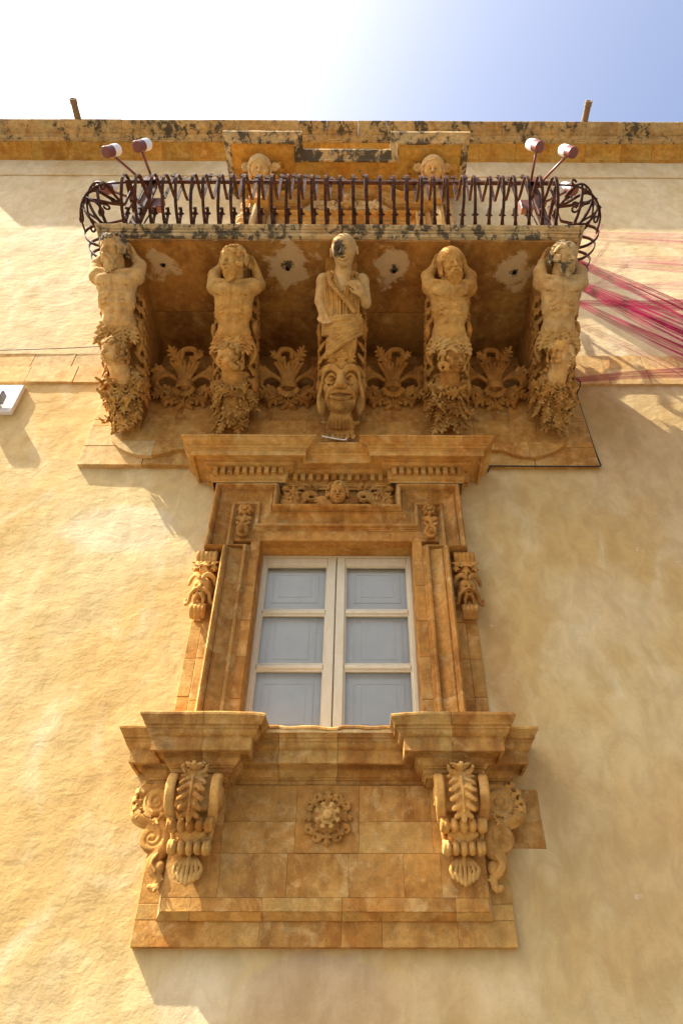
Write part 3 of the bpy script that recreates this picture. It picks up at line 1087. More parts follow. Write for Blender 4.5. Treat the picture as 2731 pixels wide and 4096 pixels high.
for s in (-1, 1):
    A = [(s * 1.25, 9.3), (s * 1.25, 10.72), (s * .72, 10.72), (s * .52, 10.95), (0, 11.02)]
    B = [(s * 1.02, 9.3), (s * 1.02, 10.50), (s * .62, 10.50), (s * .46, 10.70), (0, 10.76)]
    rail_sweep('architrave', 'stone', door, A, B, [(a, c * 1.0) for a, c in ARCH], y0=-.07)
    A = [(s * .92, 7.5), (s * .92, 10.18), (0, 10.18)]; B = [(s * .72, 7.5), (s * .72, 9.97), (0, 9.97)]
    rail_sweep('door_architrave', 'stone', door, A, B, ARCH, y0=-.06)
    m = MB(); m.tube([(s * 1.19, -.17, 9.35), (s * 1.17, -.17, 10.62)], .055, 12)
    m.build('shaft', 'stone_pale', door, smooth=True)
    m = MB(); m.box(s * .36 - .345, s * .36 + .345, .10, .15, 7.48, 9.97)
    lf = m.build('door_leaf', 'door_cream', door)
    m = MB()
    for zz in (9.75, 9.35, 8.9):
        m.box(s * .36 - .24, s * .36 + .24, .09, .1005, zz - .16, zz)
    m.build('door_panel', 'door_cream', lf)

# ------------------------------------------------------------------ balcony
balcony = thing('stone_balcony', 'long stone balcony slab with a lichen blackened moulded edge', 'balcony', (0, 0, 7.32))
bprof = [(0, 7.322), (.0, 7.346), (.010, 7.347), (.010, 7.358), (.024, 7.361), (.032, 7.374), (.034, 7.390), (.026, 7.392), (.026, 7.398), (.046, 7.400), (.048, 7.416), (.040, 7.418), (.040, 7.424), (.058, 7.428), (.072, 7.444), (.078, 7.452), (.080, 7.466), (.072, 7.474), (.0, 7.477)]
def bchip(va):
    m = va[:, 2] > 7.44
    va[m, 2] += .006 * fbm(va[m] * 14, 3)
    return va
xs_ = [-2.075, -.93, .03, .97, 2.075]
for i in range(4):
    pl = []
    if i == 0: pl.append((-2.075, 0))
    pl += [(xs_[i] + (0.0025 if i else 0), -1.275), (xs_[i + 1] - (.0025 if i < 3 else 0), -1.275)]
    if i == 3: pl.append((2.075, 0))
    add_moulding('edge_block', 'stone_lichen', balcony, pl, bprof, chip=bchip, seg=.05, wobble=.003, seed=i * 3.0)
# soffit slabs
rg = random.Random(12)
for r_, (ya, yb) in enumerate(((-1.277, -.567), (-.563, .02))):
    for i in range(4):
        dz = rg.uniform(0, .006)
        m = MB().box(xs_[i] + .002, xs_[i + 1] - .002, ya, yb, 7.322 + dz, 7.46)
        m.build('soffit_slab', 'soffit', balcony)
m = MB().box(-2.07, 2.07, -1.27, .0, 7.4605, 7.472); m.build('paving', 'stone_pale', balcony)
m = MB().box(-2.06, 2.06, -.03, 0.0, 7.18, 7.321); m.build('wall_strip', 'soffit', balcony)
for i, (x, y, z) in enumerate(SOF):
    m = MB(); m.lathe([(.017, 0), (.017, -.012), (.013, -.012), (.012, .0)], (x, y, 7.322), (0, 0, 1), 12)
    m.build('drain_hole', 'hole', balcony)

# shaped backing panel under the balcony
panel = thing('wall_panel', 'wide flat stone backing panel with a curved raised field under the balcony', 'stone panel', (0, 0, 5.785))
zs_ = [5.785, 6.021, 6.285, 6.367, 6.604, 6.806, 7.30]
for s in (-1, 1):
    for i in range(6):
        m = MB().block(min(s * 2.252, s * 1.7) + .0015, max(s * 2.252, s * 1.7) - .0015, -.043 - .002 * (i % 2), .02, zs_[i] + .0015, zs_[i + 1] - .0015, .003)
        m.build('stone_block', 'stone_pale' if s < 0 else 'stone', panel)
    m = MB().block(min(s * 1.697, 0) if s < 0 else .0015, max(s * 1.697, 0) if s > 0 else -.0015, -.042, .02, 5.787, 7.3, .003)
    m.build('stone_block', 'stone', panel)
half = [(-2.085, 7.30), (-2.08, 6.44), (-2.075, 6.28), (-2.06, 6.17), (-2.012, 6.06), (-1.93, 5.97), (-1.82, 5.902), (-1.71, 5.868), (-1.61, 5.866), (-1.51, 5.898), (-1.43, 5.94), (-1.37, 5.95), (-1.2, 5.95)]
half = [half[0]] + [tuple(p) for p in smooth_path(half[1:], 4)]
outline = half + [(-x, z) for x, z in reversed(half)]
def clip_poly(poly, axis, val, keep_less):
    out = []
    for i in range(len(poly)):
        a, b = poly[i], poly[(i + 1) % len(poly)]
        ia = (a[axis] <= val) if keep_less else (a[axis] >= val)
        ib = (b[axis] <= val) if keep_less else (b[axis] >= val)
        if ia: out.append(a)
        if ia != ib:
            t = (val - a[axis]) / (b[axis] - a[axis])
            out.append((a[0] + (b[0] - a[0]) * t, a[1] + (b[1] - a[1]) * t))
    return out
rows = [(5.8, 6.05, [-2.2, -1.62, 0, 1.66, 2.2]), (6.05, 6.32, [-2.2, -1.93, -1.05, -.3, .42, 1.2, 2.2]), (6.32, 6.62, [-2.2, -1.5, -.62, .2, .9, 1.55, 2.2]), (6.62, 7.31, [-2.2, -.94, 0, .95, 2.2])]
rg = random.Random(3)
for z0, z1, xx in rows:
    for i in range(len(xx) - 1):
        pg = clip_poly(clip_poly(clip_poly(clip_poly(outline, 0, xx[i] + .001, False), 0, xx[i + 1] - .001, True), 1, z0 + .001, False), 1, z1 - .001, True)
        if len(pg) < 3: continue
        j = rg.uniform(-.0015, .0015)
        m = MB().prism(pg, lambda a, b: (a, -.078 + j, b), lambda a, b: (a, -.03, b))
        ob = m.build('raised_stone', 'stone_pale' if xx[i + 1] < -1.55 else ('stone' if z0 < 6.3 else 'stone_brown'), panel); fix_normals(ob)

# ------------------------------------------------------------------ lower window surround
sur = thing('window_surround', 'brown stained stone window surround with eared mouldings and dentil cornice', 'window surround', (0, 0, 3.32))
zj = [3.33, 3.62, 3.93, 4.22, 4.52, 4.80]
for s in (-1, 1):
    # jamb mouldings, stone by stone
    for i in range(5):
        z0, z1 = zj[i] + .0004, zj[i + 1] - .0004
        if i < 4:
            rail_sweep('jamb_stone', 'stone_brown', sur, [(s * .862, z0), (s * .862, z1)], [(s * .662, z0), (s * .662, z1)], ARCH, seg=.05)
        m = MB().block(min(s * .664, s * .59), max(s * .664, s * .59), -.052 - .002 * (i % 2), .16, z0, z1 if i < 4 else 4.9415, .004)
        m.build('jamb_reveal', 'stone_brown', sur)
        m = MB().block(min(s * .862, s * .935), max(s * .862, s * .935), -.028, .03, z0, z1, .004)
        m.build('jamb_margin', 'stone' if s < 0 else 'stone_brown', sur)
        if i < 4:
            m = MB().block(min(s * .937, s * 1.02), max(s * .937, s * 1.02), -.020 - .002 * (i % 2), .03, z0 + .03 * (i % 2), z1 + .03 * ((i + 1) % 2), .004)
            m.build('pilaster_stone', 'stone' if s < 0 else 'stone_brown', sur)
    A = [(s * .862, 4.5212), (s * .862, 4.80), (s * 1.0, 4.80), (s * 1.0, 5.47), (s * .735, 5.47)]
    B = [(s * .662, 4.5212), (s * .662, 4.89), (s * .80, 4.89), (s * .80, 5.27), (s * .735, 5.27)]
    rail_sweep('ear_moulding', 'stone_brown', sur, A, B, ARCH, seg=.05)
    m = MB().block(min(s * 1.0, s * .863), max(s * 1.0, s * .863), -.03, .03, 4.225, 4.80, .003)
    m.build('ear_backing', 'stone_brown', sur)
hA = [(.7335, 5.47), (.47, 5.47), (.47, 5.245)]; hB = [(.7335, 5.27), (.67, 5.27), (.67, 5.04)]
rail_sweep('lintel_moulding', 'stone_brown', sur, [(-x, z) for x, z in hA] + hA[::-1], [(-x, z) for x, z in hB] + hB[::-1], ARCH, seg=.05)
MB().block(-.995, .995, -.052, .04, 4.942, 5.465, .004).build('lintel_stone', 'stone_brown', sur)
MB().box(-.664, .664, -.045, .17, 4.9425, 5.05).build('lintel_soffit', 'stone', sur)
# frieze panel behind the cherub
m = MB().box(-.475, .475, -.058, .0, 5.2, 5.50); m.build('frieze_panel', 'stone_brown', sur)
cprof = [(0, 5.455), (.0, 5.478), (.014, 5.482), (.014, 5.50), (.022, 5.505), (.022, 5.585), (.058, 5.587), (.060, 5.60), (.068, 5.611), (.078, 5.616), (.078, 5.626), (.148, 5.626), (.150, 5.602), (.168, 5.600), (.170, 5.604), (.170, 5.652), (.176, 5.655), (.178, 5.668), (.188, 5.671), (.194, 5.682), (.196, 5.692), (.206, 5.694), (.212, 5.700), (.228, 5.710), (.240, 5.722), (.246, 5.734), (.254, 5.737), (.255, 5.750), (.250, 5.758), (.0, 5.762)]
cl = [(-1.02, 0), (-1.02, -.172), (-.43, -.172), (-.43, -.088), (-.0015, -.088)]
cl = cl[:-1] + [(-x, y) for x, y in reversed(cl[:-1])]
add_moulding('cornice', 'stone', sur, cl, cprof, seg=.045, wobble=.0018, seed=5.0)
dp = []
for s in (-1, 1):
    for i in range(10):
        dp.append((s * (.462 + .0595 * i), -.1935, 0))
    for i in range(2):
        dp.append((s * 1.0415, -.14 + .06 * i, s * math.pi / 2))
for i in range(12):
    dp.append((-.352 + .064 * i, -.1095, 0))
dentils(sur, 'stone', dp, .036, .040, 5.516, 5.584)

# ------------------------------------------------------------------ window sashes
win = thing('casement_window', 'cream painted casement window with six panes over white shutters', 'window', (0, .14, 3.33))
for s in (-1, 1):
    def X(a, b): return (min(s * a, s * b), max(s * a, s * b))
    sash = bpy.data.objects.new('sash', None); col.objects.link(sash); sash.parent = win
    for nm, x0, x1, z0, z1, yf in (('stile', .552, .588, 3.335, 4.915, .128), ('stile', .0035, .070, 3.335, 4.915, .126), ('top_rail', .0705, .5515, 4.842, 4.914, .130), ('bottom_rail', .0705, .5515, 3.336, 3.42, .130)):
        m = MB().block(*X(x0, x1), yf, .175, z0, z1, .006); m.build(nm, 'sash', sash)
    for z0, z1 in ((4.389, 4.431), (3.931, 3.976)):
        m = MB().block(*X(.0705, .5515), .131, .172, z0, z1, .012); m.build('glazing_bar', 'sash', sash)
    # inner beads round each pane
    for z0, z1 in ((4.431, 4.842), (3.976, 4.389), (3.42, 3.931)):
        xa, xb = X(.0705, .5515)
        m = MB()
        bw = .010
        m.box(xa, xb, .142, .160, z1 - bw, z1 - .0003); m.box(xa, xb, .142, .160, z0 + .0003, z0 + bw)
        m.box(xa + .0003, xa + bw, .1425, .1595, z0 + bw, z1 - bw); m.box(xb - bw, xb - .0003, .1425, .1595, z0 + bw, z1 - bw)
        m.build('bead', 'sash', sash)
        m = MB(); m.add([(xa + .004, .158, z0 + .004), (xb - .004, .158, z0 + .004), (xb - .004, .158, z1 - .004), (xa + .004, .158, z1 - .004)], [(0, 1, 2, 3)])
        m.build('pane', 'glass', sash)
    sh = MB().box(*X(.004, .60), .205, .23, 3.3, 4.95).build('shutter', 'shutter', win)
    for (xa, xb, z0, z1) in ((.135, .50, 4.53, 4.81), (.135, .50, 3.99, 4.44), (.135, .50, 3.50, 3.87)):
        xa, xb = X(xa, xb)
        # raised and fielded panel: frame moulding, bevel and field
        n_ = [(0, .205), (.004, .196), (.016, .196), (.020, .204), (.055, .204), (.058, .198)]
        v = []; f = []
        for d, y in n_:
            v += [(xa + d, y, z0 + d), (xb - d, y, z0 + d), (xb - d, y, z1 - d), (xa + d, y, z1 - d)]
        for i in range(len(n_) - 1):
            for k in range(4):
                k2 = (k + 1) % 4
                f.append((4 * i + k, 4 * i + k2, 4 * i + 4 + k2, 4 * i + 4 + k))
        b_ = 4 * (len(n_) - 1)
        f.append((b_, b_ + 1, b_ + 2, b_ + 3))
        m = MB(); m.add(v, f); fix_out(m.build('fielded_panel', 'shutter', sh))
m = MB().box(-.606, -.589, .13, .19, 3.33, 4.94); m.build('frame', 'sash', win)
m = MB().box(.589, .606, .13, .19, 3.33, 4.94); m.build('frame', 'sash', win)
m = MB().box(-.588, .588, .134, .19, 4.9155, 4.938); m.build('frame', 'sash', win)

# ------------------------------------------------------------------ window sill
sill = thing('window_sill', 'deep moulded stone window sill with chipped middle and two projecting blocks', 'window sill', (0, 0, 3.04))
sprof = [(0, 3.035), (.008, 3.052), (.018, 3.056), (.018, 3.078), (.030, 3.080), (.030, 3.088), (.040, 3.092), (.050, 3.104), (.056, 3.120), (.062, 3.124), (.062, 3.152), (.064, 3.155), (.106, 3.155), (.108, 3.153), (.108, 3.142), (.126, 3.142), (.128, 3.145), (.128, 3.218), (.130, 3.222), (.140, 3.224), (.150, 3.232), (.157, 3.244), (.159, 3.257), (.166, 3.260), (.166, 3.276), (.177, 3.279), (.180, 3.288), (.188, 3.302), (.197, 3.316), (.199, 3.322), (.203, 3.324), (.204, 3.336), (.200, 3.343), (.190, 3.347), (.0, 3.350)]
def schip(va):
    m = va[:, 2] > 3.30
    c = np.abs(va[:, 0]) < .36
    d = np.clip(fbm(va * np.array([8, 3, 3]) + 5, 2) + .15, 0, 1) * .016
    va[m & c, 2] -= d[m & c]
    va[m, 2] += .003 * fbm(va[m] * 20, 2)
    e = (va[:, 2] > 3.28) & (np.abs(np.abs(va[:, 0]) - .37) < .05) & (va[:, 1] < -.36)
    va[e, 2] -= .012
    return va
W_ = [(-1.05, .0), (-1.05, -.072), (-.88, -.072), (-.88, -.262), (-.565, -.262), (-.565, -.072)]
segs = [W_[:3] + [(-.88, -.262), (-.72, -.262)], [(-.7175, -.262), (-.565, -.262), (-.565, -.072), (-.30, -.072)], [(-.2975, -.072), (.05, -.072)], [(.0525, -.072), (.565, -.072), (.565, -.262), (.71, -.262)], [(.7125, -.262), (.88, -.262), (.88, -.072), (1.05, -.072), (1.05, 0)]]
for i, pl in enumerate(segs):
    add_moulding('sill_stone', 'stone_sill', sill, pl, sprof, seg=.03, wobble=.002, chip=schip, seed=i * 2.0)
m = MB().box(-.60, .60, -.27, .17, 3.30, 3.322); m.build('sill_top', 'stone_pale', sill)
for s in (-1, 1):
    m = MB().box(min(s * .571, s * .874), max(s * .571, s * .874), -.255, 0, 3.04, 3.15); m.build('block_core', 'stone_sill', sill)

# apron below the sill, stone by stone
apron = thing('window_apron', 'brown ashlar stone apron below the window sill with a sloping lower ledge', 'stone panel', (0, 0, 2.24))
def brow(z0, z1, xx, yf, mats, bev=.0018):
    rg = random.Random(int(z0 * 1000))
    for i in range(len(xx) - 1):
        m = MB().block(xx[i] + .0004, xx[i + 1] - .0004, yf + rg.uniform(-.0015, .0015), .02, z0 + .0004, z1 - .0004, bev)
        m.build('stone_block', mats[i % len(mats)], apron)
SB = ['stone_brown', 'stone', 'stone_brown', 'stone']
brow(2.845, 3.05, [-.885, -.593, -.181], -.098, ['stone', 'stone_brown'])
brow(2.678, 2.845, [-.885, -.593, -.181], -.098, ['stone_brown', 'stone_brown'])
brow(2.678, 3.05, [-.181, .179], -.100, ['stone_brown'])
brow(2.845, 3.05, [.179, .593, .885], -.098, ['stone_brown', 'stone'])
brow(2.678, 2.845, [.179, .593, .885], -.098, ['stone', 'stone'])
brow(2.458, 2.678, [-.878, -.581, -.213, .124, .425, .628, .878], -.098, ['stone_brown', 'stone_brown', 'stone', 'stone_brown', 'stone', 'stone_brown'])
brow(2.392, 2.458, [-.872, -.715, -.335, .091, .694, .872], -.098, ['stone', 'stone_brown', 'stone', 'stone_brown'])
m = MB()
xb = [-.872, -.715, -.335, .091, .30, .694, .872]
for i in range(len(xb) - 1):
    m = MB()
    x0, x1 = xb[i] + .001, xb[i + 1] - .001
    e0 = -.022 if i == 0 else 0; e1 = .022 if i == len(xb) - 2 else 0
    v = [(x0, -.098, 2.391), (x1, -.098, 2.391), (x0 + e0, -.06, 2.358), (x1 + e1, -.06, 2.358), (x0 + e0, .0, 2.358), (x1 + e1, .0, 2.358), (x0, 0, 2.391), (x1, 0, 2.391)]
    m.add(v, [(0, 2, 3, 1), (2, 4, 5, 3), (0, 1, 7, 6), (0, 6, 4, 2), (1, 3, 5, 7), (4, 6, 7, 5)])
    fix_normals(m.build('bevel_stone', 'stone', apron))
# bevelled sides of the die
for s in (-1, 1):
    m = MB()
    v = [(s * .872, -.098, 2.392), (s * .872, -.098, 2.60), (s * .894, -.045, 2.36), (s * .894, -.045, 2.62), (s * .86, -.045, 2.392), (s * .86, -.045, 2.6)]
    m.add(v, [(0, 1, 3, 2), (0, 2, 4), (1, 5, 3), (2, 3, 5, 4)])
    fix_normals(m.build('side_bevel', 'stone_pale', apron))
brow(2.24, 2.362, [-1.008, -.344, .088, .303, .702, 1.008], -.046, ['stone', 'stone_brown', 'stone_brown', 'stone'])
for s in (-1, 1):
    zz = [2.362, 2.44, 2.70, 3.05]
    for i in range(3):
        m = MB().block(min(s * 1.008, s * .86), max(s * 1.008, s * .86), -.046 + .001 * i, .02, zz[i] + .0004, zz[i + 1] - .0004, .003)
        m.build('stone_block', 'stone', apron)
m = MB().block(1.02, 1.25, -.006, .02, 2.73, 3.06, .004); m.build('stone_block', 'stone_brown', apron)
# ------------------------------------------------------------------ carved corbels under the balcony
HV = .0075
def bracket(parent, x0, w, zb):
    """the plain core that ties the carving to wall and slab"""
    prof = [(0, zb + .02), (-.05, zb), (-.10, zb + .06), (-.16, zb + .16), (-.26, zb + .30), (-.36, zb + .36), (-.50, zb + .52), (-.64, 6.80), (-.78, 6.93), (-.94, 7.10), (-1.06, 7.24), (-1.12, 7.33), (0, 7.33)]
    m = MB()
    m.prism(prof, lambda a, b: (x0 - w / 2, a, b), lambda a, b: (x0 + w / 2, a, b))
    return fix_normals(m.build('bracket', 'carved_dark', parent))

def side_scrolls(S, rng, w=.17):
    """volutes and folds along the flanks"""
    for sg in (-1, 1):
        for (b, r0, c) in ((.93, .085, -.05), (.44, .07, -.07)):
            S.chain(spiral_pts((sg * w, b, c), (0, 1, 0), (0, 0, 1), r0, r0 * .25, -1.2, 1.5 * sg, 26, sg * .03, (1, 0, 0)), [.026, .014], .004)
        for i in range(9):
            b = .30 + .11 * i
            leaf(S, [(sg * (w - .03), b + .08, -.02), (sg * (w + .015), b + .02, -.07), (sg * (w + .02), b - .06, -.15)], .055, (sg, 0, .3), 3, .004)

def torso(S, n, lean=0.0, arms=('up', 'up'), rng=None):
    """bare man's upper body, n = neck base"""
    n = np.array(n, float)
    def L(a, b, c): return n + V(a + lean * -b, b, c)
    S.ell(L(0, -.14, .03), (.172, .150, .115), .03)
    S.ell(L(0, -.31, .02), (.140, .17, .095), .05)
    S.ell(L(0, -.45, .0), (.152, .10, .11), .05)
    for sg in (-1, 1):
        S.ell(L(sg * .078, -.100, .098), (.082, .058, .046), .03)
        S.ell(L(sg * .168, -.05, .03), .072, .03)
        S.ell(L(sg * .118, -.25, .04), (.045, .10, .07), .02)
        S.cap(L(sg * .02, -.025, .10), L(sg * .16, .0, .06), .018, .022, .012)
        for i in range(3):
            S.ell(L(sg * .036, -.225 - .064 * i, .112 - .006 * i), (.034, .031, .024), .008)
        for i in range(4):
            S.cap(L(sg * .075, -.175 - .038 * i, .115), L(sg * .15, -.20 - .038 * i, .05), .014, .012, .007)
        S.ell(L(sg * .08, -.145, .152), .010, .005)
    S.cap(L(0, -.07, .142), L(0, -.38, .132), .010, None, .010, '-')
    S.ell(L(0, -.375, .120), .013, .006, '-')
    for sg in (-1, 1):
        S.chain(smooth_path([L(sg * .005, -.165, .142), L(sg * .07, -.172, .140), L(sg * .14, -.13, .10)], 5), .006, .008, '-')
    S.cap(L(0, -.05, .01), L(0, .09, .02), .074, .066, .03)
    for sg in (-1, 1):
        S.cap(L(sg * .050, .07, .045), L(sg * .012, -.03, .10), .015, .012, .010)
    for sg, kind in ((-1, arms[0]), (1, arms[1])):
        sh = L(sg * .172, -.045, .015)
        if kind == 'up':
            el = sh + V(sg * .018, .115, -.05); wr = el + V(-sg * .055, .075, -.02)
        elif kind == 'back':
            el = sh + V(sg * .030, .05, -.10); wr = el + V(-sg * .035, .12, .02)
        elif kind == 'cross':
            el = sh + V(sg * .012, .10, .0); wr = el + V(-sg * .03, .09, -.03)
        S.cap(sh, el, .064, .056, .02); S.ell(sh * .55 + el * .45 + V(0, 0, .015), (.055, .055, .05), .02)
        S.cap(el, wr, .054, .040, .012)
        hand(S, wr, V(-sg * .35, .7, .45), V(sg, .2, 0), V(-sg * .4, .2, .9), .085, .9)

def skirt(S, rng, top, bot, w=.14):
    """ring of acanthus leaves hanging from the waist"""
    S.ell((0, (top + bot) / 2 - .02, -.03), (w * .86, (top - bot) / 2 + .05, .085), .02)
    for row, (bb, n, ln) in enumerate(((top + .02, 4, .17), (top - .06, 5, .13))):
        for i in range(n):
            t = (i + .5) / n * 2 - 1
            a = t * w
            c = .085 * math.sqrt(max(0, 1 - (t * .95) ** 2)) + .012 * row
            dx = t * .05 + rng.uniform(-.02, .02)
            leaf(S, [(a * .8, bb, c), (a + dx * .5, bb - ln * .5, c + .022), (a + dx, bb - ln, c + .045)], .066, (t * .7, -.1, 1), 5, .003, .6)
    for sg in (-1, 1):
        # big folded sash curling off the hips
        for j in range(5):
            S.chain(smooth_path([(sg * (.06 + .012 * j), top + .06 - .012 * j, .07), (sg * (.13 + .010 * j), top - .01 - .02 * j, .045), (sg * (.155 + .008 * j), top - .10 - .02 * j, .0), (sg * (.14), top - .19 - .02 * j, -.03)], 5), .015, .003)

def leaf_mass(S, rng, top, bot, w0=.175, w1=.105, n=34):
    """tapering cluster of crisp leaves"""
    m = 9
    for i in range(m):
        t = i / (m - 1)
        b = top + (bot - top) * t
        w = w0 + (w1 - w0) * t ** 1.3
        S.ell((0, b, -.055), (w * .80, (top - bot) / m * .9, .085 - .015 * t), .03)
    for i in range(n):
        t = (i + rng.random()) / n
        b = top + (bot - top) * t * .88
        w = w0 + (w1 - w0) * t ** 1.3
        ang = rng.uniform(-1.45, 1.45)
        a = math.sin(ang) * w * .82
        c = -.055 + math.cos(ang) * (.092 - .02 * t)
        nr = V(math.sin(ang), -.15, math.cos(ang))
        ln = rng.uniform(.10, .16)
        sw = rng.uniform(-.05, .05)
        if rng.random() < .35:
            # upturned curl
            leaf(S, [V(a, b, c), V(a, b - ln * .5, c) + nr * .03, V(a + sw, b - ln * .75, c) + nr * .065, V(a + sw, b - ln * .5, c) + nr * .09], rng.uniform(.050, .070), nr, 5, .003, .4)
        else:
            leaf(S, [V(a, b, c), V(a + sw * .5, b - ln * .55, c) + nr * .02, V(a + sw, b - ln, c) + nr * .034], rng.uniform(.050, .070), nr, 5, .003, .7)
    for i in range(16):
        ang = rng.uniform(-1.3, 1.3); t = rng.random() ** 1.5
        b = top + (bot - top) * t * .8
        S.ell((math.sin(ang) * w0 * .9, b, -.03 + math.cos(ang) * .10), rng.uniform(.012, .022), .003)

BOUND_A = .285
def figure_corbel(x0, seed, label, yaw, pitch, roll, cyaw, cpitch, headb, neckb, childb, lean, arms, mats, hairstyle, mouth, cmouth, headoff=0.0, H=.118):
    rng = np.random.default_rng(seed)
    t = thing('figure_corbel', label, 'corbel', (x0, 0, 6.1), 'carved figure corbels under the balcony')
    fr = slope_frame(x0, lean=lean)
    bracket(t, x0, .25, 6.12)
    hc = V(headoff, headb, .125)
    F = head_frame(yaw, pitch, roll)
    # body with head: one continuous surface
    S = Sculpt((-BOUND_A, neckb - .62, -.20), (BOUND_A, headb + .26, .34), HV)
    torso(S, (0, neckb, .02), 0.0, arms, rng)
    S.cap((0, neckb - .02, .03), hc + F @ V(0, -.45 * H, -.25 * H), .068, .06, .03)
    face(S, hc, H, F, mouth, 0, .5, True)
    S.noise(.0018, 30, seed)
    S.obj('figure', mats[0], t, fr)
    # hair and beard
    S = Sculpt(hc - .27, hc + .27, HV)
    if hairstyle == 'curl':
        curls(S, hc, H, F, rng, 62, .15)
    else:
        hair(S, hc, H, F, rng, 44, .9)
    S.obj('hair', mats[1], t, fr)
    S = Sculpt(hc - .30, hc + .26, HV)
    beard(S, hc, H, F, rng, 19, .95 if seed % 2 else .7)
    S.obj('beard', mats[2], t, fr)
    # leaf skirt
    S = Sculpt((-BOUND_A, neckb - .80, -.26), (BOUND_A, neckb - .30, .20), HV)
    skirt(S, rng, neckb - .44, neckb - .60)
    S.noise(.002, 40, seed + 2)
    S.obj('leaf_skirt', 'carved', t, fr)
    S = Sculpt((-.30, .10, -.34), (.30, 1.36, .12), HV * 1.15)
    side_scrolls(S, rng)
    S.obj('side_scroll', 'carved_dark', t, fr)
    # child bust
    cc = V(.02 * np.sign(cyaw), childb, .125)
    CF = head_frame(cyaw, cpitch, .12 * np.sign(cyaw))
    S = Sculpt(cc - V(.22, .28, .26), cc + V(.22, .22, .26), HV)
    face(S, cc, .115, CF, cmouth, 1.0, 0, True, .9)
    S.cap(cc + CF @ V(0, -.05, -.02), V(0, childb - .2, -.02), .075, .10, .03)
    S.obj('child_head', mats[3], t, fr)
    S = Sculpt(cc - .25, cc + .25, HV)
    curls(S, cc, .115, CF, rng, 62, .17, 1.03, -.75)
    S.obj('child_hair', 'carved', t, fr)
    S = Sculpt((-.30, -.03, -.24), (.30, childb + .02, .24), .0062)
    leaf_mass(S, rng, childb - .115, .10)
    S.noise(.002, 40, seed + 5)
    S.obj('leaf_cluster', 'carved_moss', t, fr)
    return t

figure_corbel(-1.90, 11, 'leftmost figure corbel, bearded man with black stained hair looking up', -.36, -.22, -.12, -.58, -.12, 1.585, 1.42, .70, -.030, ('up', 'up'), ('carved_pale', 'carved_lichen', 'carved_pale', 'carved_pale'), 'curl', .0, .5, .0, .122)
figure_corbel(-.945, 12, 'second figure corbel from the left, curly bearded man turning to the left', -.58, -.22, .05, -.62, -.12, 1.48, 1.335, .655, .022, ('up', 'back'), ('carved', 'carved', 'carved', 'carved'), 'curl', .6, .5, .0, .124)
figure_corbel(.955, 13, 'figure corbel just right of the robed one, bearded man with open mouth', .20, -.30, .28, .52, -.10, 1.48, 1.335, .645, .004, ('up', 'up'), ('carved', 'carved', 'carved', 'carved_dark'), 'wave', 1.0, .3, .0, .124)
figure_corbel(1.885, 14, 'rightmost figure corbel, man with grape curls and combed beard facing right', .40, -.25, .1, .58, -.12, 1.53, 1.38, .69, .032, ('cross', 'up'), ('carved_pale', 'carved_lichen', 'carved_lichen', 'carved_pale'), 'curl', .0, .9, .0, .122)

